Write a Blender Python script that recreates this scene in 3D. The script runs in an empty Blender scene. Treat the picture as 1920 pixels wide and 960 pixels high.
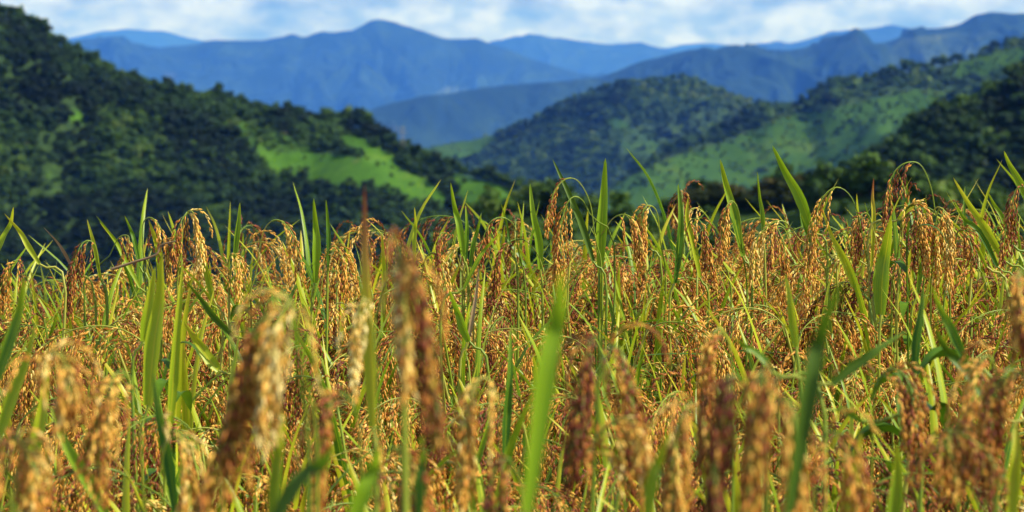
import bpy, math, random
import numpy as np
from mathutils import Matrix, Vector
R = math.radians
random.seed(7)
rng = np.random.default_rng(7)
scene = bpy.context.scene
COL = scene.collection

# ------------------------------------------------------------------ camera
CAM = np.array([0.0, 0.0, 1.36])
FX = 960 / math.tan(R(10))            # focal length in pixels of the 1920 px wide photograph
PITCH = math.atan((480 - 85) / FX)    # the horizon lies at y = 85
cd = bpy.data.cameras.new('camera'); cam = bpy.data.objects.new('camera', cd); COL.objects.link(cam)
cam.location = CAM; cam.rotation_euler = (math.pi / 2 - PITCH, 0, 0)
cd.sensor_width = 36; cd.lens = 18 / math.tan(R(10)); cd.clip_start = 0.05; cd.clip_end = 90000
cd.dof.use_dof = True; cd.dof.focus_distance = 5.0; cd.dof.aperture_fstop = 11.3
scene.camera = cam

# ------------------------------------------------------------------ world and sun
SUN = np.array([0.92, -0.30, 0.82]); SUN /= np.linalg.norm(SUN)
w = bpy.data.worlds.new('World'); scene.world = w; w.use_nodes = True
nt = w.node_tree; nt.nodes.clear()
def N(t, k, **kw):
    n = t.nodes.new(k)
    for a, b in kw.items(): setattr(n, a, b)
    return n
out = N(nt, 'ShaderNodeOutputWorld'); bg = N(nt, 'ShaderNodeBackground'); bg.inputs[1].default_value = 0.062
sky = N(nt, 'ShaderNodeTexSky', sky_type='NISHITA', sun_disc=False)
sky.sun_elevation = math.asin(SUN[2]); sky.sun_rotation = math.atan2(SUN[0], SUN[1]); sky.altitude = 900
sky.air_density = 1.0; sky.dust_density = 0.3; sky.ozone_density = 1.5
tc = N(nt, 'ShaderNodeTexCoord'); mp = N(nt, 'ShaderNodeMapping'); mp.inputs['Scale'].default_value = (1, 1, 1.9)
mp.inputs['Location'].default_value = (0.37, 0.2, 0.11)
nz = N(nt, 'ShaderNodeTexNoise'); nz.inputs['Scale'].default_value = 34; nz.inputs['Detail'].default_value = 6; nz.inputs['Roughness'].default_value = 0.55
rp = N(nt, 'ShaderNodeValToRGB'); rp.color_ramp.elements[0].color = (0.22, 0.22, 0.22, 1); rp.color_ramp.elements[0].position = 0.33; rp.color_ramp.elements[1].position = 0.57
nz2 = N(nt, 'ShaderNodeTexNoise'); nz2.inputs['Scale'].default_value = 75; nz2.inputs['Detail'].default_value = 5
cr2 = N(nt, 'ShaderNodeValToRGB'); cr2.color_ramp.elements[0].position = 0.38; cr2.color_ramp.elements[1].position = 0.60
cr2.color_ramp.elements[0].color = (5.0, 6.6, 9.4, 1); cr2.color_ramp.elements[1].color = (8.8, 10.4, 13.2, 1)
mx = N(nt, 'ShaderNodeMix', data_type='RGBA')
L = nt.links.new
L(tc.outputs['Generated'], mp.inputs[0]); L(mp.outputs[0], nz.inputs[0]); L(mp.outputs[0], nz2.inputs[0])
L(nz.outputs[0], rp.inputs[0]); L(rp.outputs[0], mx.inputs[0]); L(nz2.outputs[0], cr2.inputs[0])
va = N(nt, 'ShaderNodeVectorMath', operation='ADD'); va.inputs[1].default_value = (0, 0, 0.35); vn = N(nt, 'ShaderNodeVectorMath', operation='NORMALIZE')
L(tc.outputs['Generated'], va.inputs[0]); L(va.outputs[0], vn.inputs[0]); L(vn.outputs[0], sky.inputs[0])
L(sky.outputs[0], mx.inputs[6]); L(cr2.outputs[0], mx.inputs[7]); L(mx.outputs[2], bg.inputs[0]); L(bg.outputs[0], out.inputs[0])

sd = bpy.data.lights.new('sun', 'SUN'); sd.energy = 5.0; sd.angle = R(0.5); sd.color = (1.0, 0.93, 0.80)
so = bpy.data.objects.new('sun', sd); COL.objects.link(so); so.location = (5, -5, 12)
so.rotation_euler = Vector(-SUN).to_track_quat('-Z', 'Y').to_euler()

vs = scene.view_settings; vs.view_transform = 'Standard'; vs.look = 'None'; vs.gamma = 1; vs.exposure = 0.52
scene.display_settings.display_device = 'sRGB'
cy = scene.cycles
cy.max_bounces = 5; cy.diffuse_bounces = 3; cy.glossy_bounces = 1; cy.transmission_bounces = 3; cy.volume_bounces = 1
cy.transparent_max_bounces = 4; cy.use_denoising = True; cy.sample_clamp_indirect = 4

# ------------------------------------------------------------------ helpers
FWD = np.array([0, math.cos(PITCH), -math.sin(PITCH)]); UPV = np.array([0, math.sin(PITCH), math.cos(PITCH)])
def at(px, py, D):
    """world point seen at photo pixel (px,py) at distance D along +Y"""
    d = FWD + np.array([1, 0, 0]) * (px - 960) / FX + UPV * (480 - py) / FX
    return CAM + d * (D / d[1])
def proj(P):
    q = P - CAM
    f = q @ FWD
    return 960 + FX * q[..., 0] / f, 480 - FX * (q @ UPV) / f

def hsh(ix, iy, s):
    h = (ix.astype(np.int64) * 374761393 + iy.astype(np.int64) * 668265263 + s * 1442695041) & 0x7fffffff
    h = ((h ^ (h >> 13)) * 1274126177) & 0x7fffffff
    h = h ^ (h >> 16)
    return (h % 100003) / 100003.0
def vnoise(x, y, s=0):
    ix = np.floor(x); iy = np.floor(y); fx = x - ix; fy = y - iy
    fx = fx * fx * (3 - 2 * fx); fy = fy * fy * (3 - 2 * fy)
    a = hsh(ix, iy, s); b = hsh(ix + 1, iy, s); c = hsh(ix, iy + 1, s); d = hsh(ix + 1, iy + 1, s)
    return (a * (1 - fx) + b * fx) * (1 - fy) + (c * (1 - fx) + d * fx) * fy
def fbm(x, y, s=0, o=4):
    r = 0; a = 0.5
    for k in range(o):
        r = r + a * (vnoise(x, y, s + k * 17) - 0.5); x = x * 2.03; y = y * 2.03; a *= 0.5
    return r
def ridged(x, y, s=0, o=4):
    r = 0; a = 0.5
    for k in range(o):
        r = r + a * (1 - np.abs(2 * vnoise(x, y, s + k * 31) - 1)); x = x * 2.1; y = y * 2.1; a *= 0.5
    return r

def tag(o, label=None, cat=None, group=None, kind=None):
    for k, v in (('label', label), ('category', cat), ('group', group), ('kind', kind)):
        if v: o[k] = v
    return o
def mesh(name, V, Q=None, T=None, tone=None, mats=(), mi=None, smooth=True, across=None):
    V = np.asarray(V, dtype=np.float32)
    Q = np.zeros((0, 4), int) if Q is None else np.asarray(Q).reshape(-1, 4)
    T = np.zeros((0, 3), int) if T is None else np.asarray(T).reshape(-1, 3)
    me = bpy.data.meshes.new(name)
    me.vertices.add(len(V)); me.vertices.foreach_set('co', V.ravel())
    nl = len(Q) * 4 + len(T) * 3
    me.loops.add(nl); me.loops.foreach_set('vertex_index', np.concatenate([Q.ravel(), T.ravel()]).astype(np.int32))
    st = np.concatenate([np.arange(len(Q)) * 4, len(Q) * 4 + np.arange(len(T)) * 3]).astype(np.int32)
    me.polygons.add(len(st)); me.polygons.foreach_set('loop_start', st)
    me.polygons.foreach_set('use_smooth', np.full(len(st), smooth))
    for m in mats: me.materials.append(m)
    if mi is not None: me.polygons.foreach_set('material_index', np.asarray(mi, dtype=np.int32))
    if across is not None:
        a = me.attributes.new('across', 'FLOAT', 'POINT'); a.data.foreach_set('value', np.tile(np.array([-1, 0, 1], np.float32), len(V) // 3))
    if tone is not None:
        a = me.attributes.new('tone', 'FLOAT', 'POINT'); a.data.foreach_set('value', np.asarray(tone, dtype=np.float32))
    me.update(calc_edges=True); me.validate()
    return me
def link(name, me, parent=None):
    o = bpy.data.objects.new(name, me); COL.objects.link(o)
    if parent: o.parent = parent
    return o
def empty(name, loc=(0, 0, 0)):
    o = bpy.data.objects.new(name, None); COL.objects.link(o); o.location = loc; o.empty_display_size = 0.1
    return o
class Geo:
    """collects pieces that become ONE mesh"""
    def __init__(s): s.V = []; s.Q = []; s.T = []; s.t = []; s.qi = []; s.ti = []; s.n = 0
    def add(s, V, Q=None, T=None, tone=0.0, mi=0):
        V = np.asarray(V, float).reshape(-1, 3); s.V.append(V)
        s.t.append(np.broadcast_to(np.asarray(tone, float), (len(V),)))
        if Q is not None and len(Q): s.Q.append(np.asarray(Q).reshape(-1, 4) + s.n); s.qi.append(np.full(len(s.Q[-1]), mi))
        if T is not None and len(T): s.T.append(np.asarray(T).reshape(-1, 3) + s.n); s.ti.append(np.full(len(s.T[-1]), mi))
        s.n += len(V)
    def mesh(s, name, mats, smooth=True):
        Q = np.concatenate(s.Q) if s.Q else None; T = np.concatenate(s.T) if s.T else None
        mi = np.concatenate(s.qi + s.ti)
        return mesh(name, np.concatenate(s.V), Q, T, np.concatenate(s.t), mats, mi, smooth)
def norm(v): return v / np.maximum(np.linalg.norm(v, axis=-1, keepdims=True), 1e-9)
def tube(P, rad, n=5):
    P = np.asarray(P, float); rad = np.broadcast_to(rad, (len(P),))
    Tn = norm(np.gradient(P, axis=0)); ref = np.array([0.31, 0.9, 0.13]); ref /= np.linalg.norm(ref)
    A = norm(np.cross(Tn, ref)); B = np.cross(Tn, A)
    th = np.arange(n) * 2 * math.pi / n
    V = P[:, None] + rad[:, None, None] * (np.cos(th)[None, :, None] * A[:, None] + np.sin(th)[None, :, None] * B[:, None])
    i = np.arange(len(P) - 1)[:, None] * n; j = np.arange(n)[None]; k = (j + 1) % n
    Q = np.stack([i + j, i + k, i + n + k, i + n + j], -1).reshape(-1, 4)
    return V.reshape(-1, 3), Q
def spline(C, n):
    """Catmull-Rom through the control points"""
    C = np.asarray(C, float); C = np.vstack([2 * C[0] - C[1], C, 2 * C[-1] - C[-2]])
    m = len(C) - 3; u = np.linspace(0, m - 1e-6, n); i = np.floor(u).astype(int); t = (u - i)[:, None]
    a, b, c, d = C[i], C[i + 1], C[i + 2], C[i + 3]
    return 0.5 * (2 * b + (c - a) * t + (2 * a - 5 * b + 4 * c - d) * t ** 2 + (3 * b - a - 3 * c + d) * t ** 3)

# ------------------------------------------------------------------ materials
def mat(name):
    m = bpy.data.materials.new(name); m.use_nodes = True; t = m.node_tree; t.nodes.clear()
    return m, t, N(t, 'ShaderNodeOutputMaterial')
def ramp(t, cols):
    r = N(t, 'ShaderNodeValToRGB'); e = r.color_ramp.elements
    while len(e) < len(cols): e.new(0.5)
    for k, (p, c) in enumerate(cols): e[k].position = p; e[k].color = (*c, 1)
    return r
def math_(t, op, a, b):
    n = N(t, 'ShaderNodeMath', operation=op)
    for k, v in enumerate((a, b)):
        if isinstance(v, (int, float)): n.inputs[k].default_value = v
        else: t.links.new(v, n.inputs[k])
    return n.outputs[0]
def plant_mat(name, cols, transl=0.35, rough=0.45, rand=0.6, attr=0.4, noise=0.25, nscale=18, spec=0.35, stretch=(1, 1, 1)):
    """colour = ramp( random per object * rand + tone attribute * attr + noise )"""
    m, t, o = mat(name); L = t.links.new
    oi = N(t, 'ShaderNodeObjectInfo'); at_ = N(t, 'ShaderNodeAttribute', attribute_name='tone')
    tc = N(t, 'ShaderNodeTexCoord'); mp = N(t, 'ShaderNodeMapping'); mp.inputs['Scale'].default_value = stretch
    nz = N(t, 'ShaderNodeTexNoise'); nz.inputs['Scale'].default_value = nscale; nz.inputs['Detail'].default_value = 3
    L(tc.outputs['Object'], mp.inputs[0]); L(mp.outputs[0], nz.inputs[0])
    s = math_(t, 'ADD', math_(t, 'MULTIPLY', oi.outputs['Random'], rand), math_(t, 'MULTIPLY', at_.outputs['Fac'], attr))
    s = math_(t, 'ADD', s, math_(t, 'MULTIPLY', math_(t, 'SUBTRACT', nz.outputs[0], 0.5), noise * 2))
    r = ramp(t, cols); L(s, r.inputs[0])
    p = N(t, 'ShaderNodeBsdfPrincipled'); p.inputs['Roughness'].default_value = rough; p.inputs['Specular IOR Level'].default_value = spec
    L(r.outputs[0], p.inputs['Base Color'])
    if transl:
        tr = N(t, 'ShaderNodeBsdfTranslucent'); L(r.outputs[0], tr.inputs[0]); mxs = N(t, 'ShaderNodeMixShader'); mxs.inputs[0].default_value = transl
        L(p.outputs[0], mxs.inputs[1]); L(tr.outputs[0], mxs.inputs[2]); L(mxs.outputs[0], o.inputs[0])
    else: L(p.outputs[0], o.inputs[0])
    return m
def veins(m):
    t = m.node_tree; L = t.links.new; r = next(n for n in t.nodes if n.type == 'VALTORGB'); s_in = r.inputs[0].links[0].from_socket
    a = N(t, 'ShaderNodeAttribute', attribute_name='across'); c = N(t, 'ShaderNodeCombineXYZ')
    L(math_(t, 'MULTIPLY', a.outputs['Fac'], 9.0), c.inputs[0]); at2 = N(t, 'ShaderNodeAttribute', attribute_name='tone'); L(math_(t, 'MULTIPLY', at2.outputs['Fac'], 1.6), c.inputs[1])
    oi = N(t, 'ShaderNodeObjectInfo'); L(math_(t, 'MULTIPLY', oi.outputs['Random'], 40.0), c.inputs[2])
    n = N(t, 'ShaderNodeTexNoise'); n.inputs['Scale'].default_value = 1.0; n.inputs['Detail'].default_value = 3; n.inputs['Roughness'].default_value = 0.7; L(c.outputs[0], n.inputs[0])
    mid = math_(t, 'MULTIPLY', math_(t, 'LESS_THAN', math_(t, 'ABSOLUTE', a.outputs['Fac'], 0), 0.09), 0.28)
    edge = math_(t, 'MULTIPLY', math_(t, 'POWER', math_(t, 'ABSOLUTE', a.outputs['Fac'], 0), 6.0), 0.16)
    v = math_(t, 'ADD', math_(t, 'ADD', math_(t, 'MULTIPLY', math_(t, 'SUBTRACT', n.outputs[0], 0.5), 0.75), mid), edge)
    L(math_(t, 'ADD', s_in, v), r.inputs[0])
    return m
M_LEAF = veins(plant_mat('rice_leaf', [(0.0, (0.035, 0.12, 0.012)), (0.18, (0.12, 0.26, 0.012)), (0.40, (0.32, 0.44, 0.014)), (0.66, (0.56, 0.58, 0.020)), (0.90, (0.66, 0.54, 0.045)), (1.0, (0.52, 0.30, 0.08))], 0.42, 0.40, 0.55, 0.30, 0.14, 60, 0.35, (1, 1, 0.06)))
M_LIME = veins(plant_mat('rice_leaf_lime', [(0.0, (0.22, 0.38, 0.012)), (0.5, (0.42, 0.54, 0.018)), (1.0, (0.60, 0.56, 0.03))], 0.42, 0.40, 0.0, 0.25, 0.25, 60, 0.35, (1, 1, 0.06)))  # lime leaf copy for sunlit blades, their brightness put into the colour
M_DARKLEAF = veins(plant_mat('rice_leaf_dark', [(0.0, (0.07, 0.14, 0.008)), (0.5, (0.15, 0.27, 0.010)), (1.0, (0.32, 0.38, 0.018))], 0.35, 0.50, 0.0, 0.25, 0.25, 60, 0.35, (1, 1, 0.06)))
M_LEAFTIP = veins(plant_mat('rice_leaf_rusty_tip', [(0.0, (0.42, 0.48, 0.02)), (0.25, (0.66, 0.56, 0.03)), (0.48, (0.60, 0.36, 0.06)), (0.70, (0.38, 0.15, 0.05)), (1.0, (0.28, 0.08, 0.03))], 0.4, 0.5, 0.0, 1.0, 0.08, 30, 0.3, (1, 1, 0.1)))
M_STEM = plant_mat('rice_stem', [(0.0, (0.12, 0.22, 0.02)), (0.6, (0.26, 0.33, 0.03)), (1.0, (0.48, 0.42, 0.08))], 0.15, 0.4, 0.8, 0.2, 0.1, 20)
M_GRAIN = plant_mat('rice_grain', [(0.0, (0.10, 0.020, 0.012)), (0.32, (0.27, 0.060, 0.022)), (0.54, (0.66, 0.265, 0.036)), (0.78, (0.92, 0.55, 0.095)), (1.0, (0.95, 0.76, 0.28))], 0.12, 0.38, 0.48, 0.60, 0.10, 40, 0.2)
M_WEED = plant_mat('weed_leaf', [(0.0, (0.025, 0.07, 0.004)), (0.5, (0.075, 0.17, 0.006)), (1.0, (0.20, 0.34, 0.012))], 0.3, 0.5, 0.5, 0.5, 0.3, 60, 0.25)
M_STRAW = plant_mat('dead_straw', [(0.0, (0.25, 0.13, 0.06)), (1.0, (0.60, 0.44, 0.22))], 0.2, 0.5, 0.6, 0.3, 0.15, 40)
M_TREE = plant_mat('tree_foliage', [(0.0, (0.006, 0.015, 0.005)), (0.35, (0.016, 0.040, 0.009)), (0.62, (0.042, 0.092, 0.014)), (0.86, (0.080, 0.150, 0.020)), (1.0, (0.12, 0.17, 0.030))], 0.18, 0.7, 0.35, 0.8, 0.08, 0.15, 0.15)  # foliage greens; the ramp ends also carry shade and sunlight as colour
M_BROWNBUSH = plant_mat('brown_foliage', [(0.0, (0.012, 0.025, 0.007)), (0.6, (0.032, 0.040, 0.010)), (1.0, (0.08, 0.060, 0.018))], 0.15, 0.7, 0.4, 0.7, 0.1, 0.3, 0.1)
M_BARK = plant_mat('bark', [(0.0, (0.06, 0.045, 0.03)), (1.0, (0.20, 0.16, 0.12))], 0, 0.85, 0.5, 0.2, 0.2, 3, 0.1)
def terrain_mat(name, grass, forest, bare, scale, gscale, edge=0.5):
    m, t, o = mat(name); L = t.links.new
    at_ = N(t, 'ShaderNodeAttribute', attribute_name='tone'); ge = N(t, 'ShaderNodeNewGeometry')
    n1 = N(t, 'ShaderNodeTexNoise'); n1.inputs['Scale'].default_value = scale; n1.inputs['Detail'].default_value = 6; n1.inputs['Roughness'].default_value = 0.65
    n2 = N(t, 'ShaderNodeTexNoise'); n2.inputs['Scale'].default_value = gscale; n2.inputs['Detail'].default_value = 8; n2.inputs['Roughness'].default_value = 0.7
    L(ge.outputs['Position'], n1.inputs[0]); L(ge.outputs['Position'], n2.inputs[0])
    rg = ramp(t, [(0.3, grass[0]), (0.55, grass[1]), (0.75, grass[2])]); L(math_(t, 'ADD', math_(t, 'MULTIPLY', n1.outputs[0], 0.62), math_(t, 'MULTIPLY', n2.outputs[0], 0.42)), rg.inputs[0])
    rf = ramp(t, [(0.3, forest[0]), (0.5, forest[1]), (0.72, forest[2])]); L(n2.outputs[0], rf.inputs[0])
    f = math_(t, 'ADD', at_.outputs['Fac'], math_(t, 'MULTIPLY', math_(t, 'SUBTRACT', n1.outputs[0], 0.5), edge))
    rr = ramp(t, [(0.42, (0, 0, 0)), (0.58, (1, 1, 1))]); L(f, rr.inputs[0])
    a = N(t, 'ShaderNodeMix', data_type='RGBA'); L(rr.outputs[0], a.inputs[0]); L(rf.outputs[0], a.inputs[6]); L(rg.outputs[0], a.inputs[7])
    rb = ramp(t, [(0.66, (0, 0, 0)), (0.78, (1, 1, 1))]); n3 = N(t, 'ShaderNodeTexNoise'); n3.inputs['Scale'].default_value = scale * 1.7; n3.inputs['Detail'].default_value = 5
    L(ge.outputs['Position'], n3.inputs[0]); L(n3.outputs[0], rb.inputs[0])
    b = N(t, 'ShaderNodeMix', data_type='RGBA'); L(rb.outputs[0], b.inputs[0]); L(a.outputs[2], b.inputs[6]); b.inputs[7].default_value = (*bare, 1)
    p = N(t, 'ShaderNodeBsdfPrincipled'); p.inputs['Roughness'].default_value = 0.95; p.inputs['Specular IOR Level'].default_value = 0.05
    bp = N(t, 'ShaderNodeBump'); bp.inputs['Strength'].default_value = 0.6; bp.inputs['Distance'].default_value = 1.5 / max(gscale, 0.02) * 0.05
    L(n2.outputs[0], bp.inputs['Height']); L(bp.outputs[0], p.inputs['Normal'])
    L(b.outputs[2], p.inputs['Base Color']); L(p.outputs[0], o.inputs[0])
    return m
GR = [(0.022, 0.070, 0.007), (0.055, 0.135, 0.012), (0.115, 0.185, 0.020)]
FO = [(0.012, 0.028, 0.010), (0.028, 0.055, 0.015), (0.055, 0.095, 0.022)]
M_HILLNEAR = terrain_mat('hill_meadow_and_scrub', GR, FO, (0.12, 0.10, 0.05), 0.07, 0.5)
M_HILLMID = terrain_mat('hill_pasture_and_scrub', [(0.012, 0.038, 0.006), (0.036, 0.085, 0.009), (0.080, 0.130, 0.014)], FO, (0.07, 0.09, 0.03), 0.02, 0.14)
M_MOUNT = terrain_mat('mountain_forest', [(0.03, 0.06, 0.015), (0.065, 0.10, 0.02), (0.10, 0.12, 0.03)], [(0.004, 0.012, 0.006), (0.010, 0.024, 0.010), (0.026, 0.054, 0.014)], (0.05, 0.06, 0.025), 0.0022, 0.006)  # grass ramp also paints sunlit greenish patches near the mountain tops
M_SOIL = terrain_mat('field_soil', [(0.04, 0.045, 0.02), (0.07, 0.06, 0.03), (0.10, 0.08, 0.04)], [(0.03, 0.035, 0.015), (0.05, 0.045, 0.02), (0.07, 0.06, 0.03)], (0.10, 0.07, 0.04), 0.6, 6)

# ------------------------------------------------------------------ ground: one sheet, the terrace at the camera falling to the valleys
def field_z(x, y):
    return 0.050 * np.clip(x, -4, 4) - 0.010 + 0.030 * (np.clip(y, -4, 6.6) - 6.0)
def ground_z(x, y):
    r = np.hypot(x, y)
    e = np.maximum(r - 7.0, 0)
    fall = 130 * (1 - np.exp(-e / 160)) + 0.9 * (1 - np.exp(-e / 1.0)) + 1000 * (1 - np.exp(-e / 5000))
    return field_z(x, y) - fall + np.clip(e / 300, 0, 1) * 14 * fbm(x / 260, y / 260, 3)
rr = np.concatenate([np.linspace(0, 9, 40), np.geomspace(9.4, 46000, 150)]); aa = np.linspace(0, 2 * math.pi, 181)[:-1]
X = rr[:, None] * np.sin(aa); Y = rr[:, None] * np.cos(aa)
V = np.stack([X, Y, ground_z(X, Y)], -1).reshape(-1, 3)
i = np.arange(len(rr) - 1)[:, None] * 180; j = np.arange(180)[None]; k = (j + 1) % 180
Q = np.stack([i + j, i + k, i + 180 + k, i + 180 + j], -1).reshape(-1, 4)
tag(link('ground', mesh('ground', V, Q, tone=np.zeros(len(V)), mats=[M_SOIL])), kind='structure')

# ------------------------------------------------------------------ hills: crest lines with real distances, sloping to front and back
def in_poly(px, py, poly):
    res = np.zeros(np.shape(px), bool); P = np.asarray(poly, float)
    for a, b in zip(P, np.roll(P, -1, 0)):
        c = ((a[1] > py) != (b[1] > py)) & (px < (b[0] - a[0]) * (py - a[1]) / (b[1] - a[1] + 1e-9) + a[0])
        res ^= c
    return res
class Hill:
    def __init__(s, name, crest, dist, slope, width, back, nx, nf, amp, scl, material, meadows=(), seed=0, spur=0.0):
        crest = np.asarray(crest, float)
        d = np.asarray(dist, float) if np.ndim(dist) else np.array([[0, dist], [1, dist]], float)
        pxs = np.linspace(crest[0, 0], crest[-1, 0], nx)
        pys = np.interp(pxs, crest[:, 0], crest[:, 1])
        ker = np.array([1, 2, 3, 2, 1.]) / 9; pys = np.convolve(np.pad(pys, 2, 'edge'), ker, 'valid') + 7 * fbm(pxs / 40, pxs * 0 + seed, seed, 5)
        D = np.interp(pxs, d[:, 0], d[:, 1])
        C = np.array([at(a, b, c) for a, b, c in zip(pxs, pys, D)])
        tf = np.linspace(0, 1, nf) ** 1.15; tb = np.linspace(0, 1, 14)[1:] ** 1.3
        off = np.concatenate([-(tb[::-1]) * -back, -tf * width])          # + = behind the crest
        off = np.concatenate([tb[::-1] * back, -tf * width])
        dd = np.abs(off); r0 = width * 0.03
        drop = slope * (np.sqrt(dd ** 2 + r0 ** 2) - r0)
        Xg = np.repeat(C[:, 0][:, None], len(off), 1); Yg = D[:, None] + off[None]
        Zg = C[:, 2][:, None] - drop[None]
        wq = fbm(Xg / (scl * 1.3), Yg / (scl * 1.3), seed + 77) * 2.4; wq2 = fbm(Xg / (scl * 1.3), Yg / (scl * 1.3), seed + 99) * 2.4
        grow = np.clip(dd / (width * 0.13), 0, 1)[None]
        Zg = Zg + grow * (amp * fbm(Xg / scl, Yg / scl, seed) * 2 + spur * (ridged((Xg + 0.45 * scl * wq) / scl, (Yg + 0.9 * scl * wq2) / (scl * 1.35), seed + 5, 5) - 0.60)) \
             + amp * 0.03 * fbm(Xg / (scl * 0.06), Yg / (scl * 0.06), seed + 9) 
        s.X, s.Y, s.Z = Xg, Yg, Zg; s.nx, s.nj = Zg.shape; s.nb = len(tb)
        P = np.stack([Xg, Yg, Zg], -1); px, py = proj(P)
        ton = np.zeros(Zg.shape)
        for poly, v in meadows: ton = np.where(in_poly(px, py, poly), v, ton)
        for _ in range(1): ton = (ton + np.roll(ton, 1, 0) + np.roll(ton, -1, 0) + np.roll(ton, 1, 1) + np.roll(ton, -1, 1)) / 5
        s.tone = ton
        i = np.arange(s.nx - 1)[:, None] * s.nj; j = np.arange(s.nj - 1)[None]
        Q = np.stack([i + j, i + j + 1, i + s.nj + j + 1, i + s.nj + j], -1).reshape(-1, 4)
        s.ob = tag(link(name, mesh(name, P.reshape(-1, 3), Q, tone=ton.ravel(), mats=[material])), kind='structure')
    def sample(s, u, v):
        """u along the crest 0..nx-1, v down the front 0..nf-1 (grid units)"""
        v = v + s.nb; i = np.clip(np.floor(u).astype(int), 0, s.nx - 2); j = np.clip(np.floor(v).astype(int), 0, s.nj - 2)
        a = (u - i)[:, None]; b = (v - j)[:, None]; G = np.stack([s.X, s.Y, s.Z, s.tone], -1)
        return (G[i, j] * (1 - a) + G[i + 1, j] * a) * (1 - b) + (G[i, j + 1] * (1 - a) + G[i + 1, j + 1] * a) * b
    def scatter(s, n, keep, pxr=(-160, 2080), seed=1):
        r = np.random.default_rng(seed)
        # equal area: choose depth uniformly in metres
        nf = s.nj - s.nb; depth = s.Y[0, s.nb] - s.Y[0, s.nb:]
        u = r.uniform(0, s.nx - 1, n); dm = r.uniform(-0.02, 0.98, n) * depth[-1]
        v = np.interp(dm, depth, np.arange(nf)); G = s.sample(u, v)
        px, py = proj(G[:, :3]); ok = (px > pxr[0]) & (px < pxr[1]) & (py < 560)
        ok &= r.uniform(0, 1, n) < keep(px, py, G[:, 3])
        return G[ok], px[ok], py[ok]

left_meadows = [
    ([(478, 296), (560, 286), (640, 290), (720, 306), (790, 333), (850, 380), (845, 390), (780, 378), (700, 352), (600, 348), (530, 338)], 1.0),
    ([(400, 215), (470, 225), (560, 262), (620, 280), (560, 290), (490, 296), (450, 262)], 0.50),
    ([(640, 250), (690, 262), (750, 300), (740, 312), (690, 300), (640, 276)], 0.85),
    ([(845, 322), (930, 345), (1040, 385), (1030, 440), (930, 425), (860, 375)], 0.85),
    ([(70, 300), (110, 290), (130, 350), (100, 400), (70, 370)], 0.42),
    ([(110, 190), (150, 200), (170, 240), (130, 240)], 0.55),
]
right_meadows = [
    ([(1120, 400), (1130, 352), (1250, 300), (1330, 275), (1400, 250), (1480, 215), (1560, 205), (1660, 180), (1740, 165), (1790, 180), (1700, 230), (1620, 300), (1560, 330), (1480, 350), (1300, 372), (1200, 410)], 0.9),
    ([(1780, 120), (1850, 100), (1930, 85), (1930, 130), (1850, 145), (1790, 150)], 0.7),
]
mid_meadows = [([(1133, 226), (1150, 221), (1172, 230), (1186, 241), (1172, 245), (1150, 236)], 1.3),
               ([(1130, 240), (1230, 235), (1250, 300), (1180, 300)], 0.5),
               ([(780, 275), (860, 262), (940, 250), (900, 290), (860, 305), (790, 300)], 0.65)]
H = {}
H['left'] = Hill('left_hillside', [(-700, -260), (-400, -160), (-160, -70), (0, 30), (50, 50), (90, 72), (125, 95), (165, 120), (190, 143), (230, 152), (290, 168), (350, 186), (420, 196), (470, 208), (560, 222), (620, 235), (680, 240), (715, 258), (760, 284), (830, 318), (900, 336), (950, 350), (1010, 378), (1100, 420), (1300, 520)],
                 [[-700, 750], [0, 810], [600, 810], [1300, 690]], 0.42, 252, 300, 240, 110, 13, 66, M_HILLNEAR, left_meadows, 11)
H['dark'] = Hill('right_wooded_hillside', [(1300, 520), (1450, 420), (1560, 352), (1600, 335), (1650, 300), (1695, 262), (1725, 235), (1780, 222), (1850, 198), (1885, 180), (1895, 152), (1960, 135), (2200, 80), (2600, 0)],
                 [[1300, 520], [2600, 585]], 0.45, 195, 260, 160, 70, 7, 52, M_HILLNEAR, [([(1560, 330), (1680, 330), (1700, 380), (1560, 380)], 0.4)], 21)
H['near'] = Hill('hedge_bank', [(-600, 560), (500, 530), (860, 480), (920, 425), (965, 402), (1010, 388), (1060, 392), (1110, 412), (1200, 412), (1280, 392), (1350, 378), (1450, 375), (1500, 362), (1570, 352), (1640, 352), (1720, 362), (1920, 395), (2500, 420)],
                 [[-600, 230], [2500, 230]], 0.5, 84, 140, 160, 40, 2.4, 21, M_HILLNEAR, (), 31)
H['slope'] = Hill('right_pasture_slope', [(900, 520), (1050, 415), (1140, 360), (1200, 316), (1260, 286), (1320, 262), (1380, 228), (1430, 210), (1470, 209), (1500, 205), (1530, 176), (1570, 164), (1640, 148), (1700, 136), (1760, 124), (1820, 110), (1860, 94), (1920, 82), (2100, 50), (2500, -20)],
                 [[900, 1800], [1400, 2100], [2500, 2300]], 0.34, 800, 700, 240, 110, 26, 150, M_HILLMID, right_meadows, 41, 34)
H['mid'] = Hill('middle_wooded_hill', [(500, 400), (640, 330), (700, 305), (780, 281), (860, 266), (940, 252), (1000, 224), (1050, 200), (1100, 176), (1160, 161), (1220, 153), (1280, 148), (1320, 160), (1360, 178), (1420, 194), (1480, 205), (1560, 220), (1750, 280)],
                3100, 0.36, 800, 900, 220, 100, 60, 230, M_HILLMID, mid_meadows, 51, 30)
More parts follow.
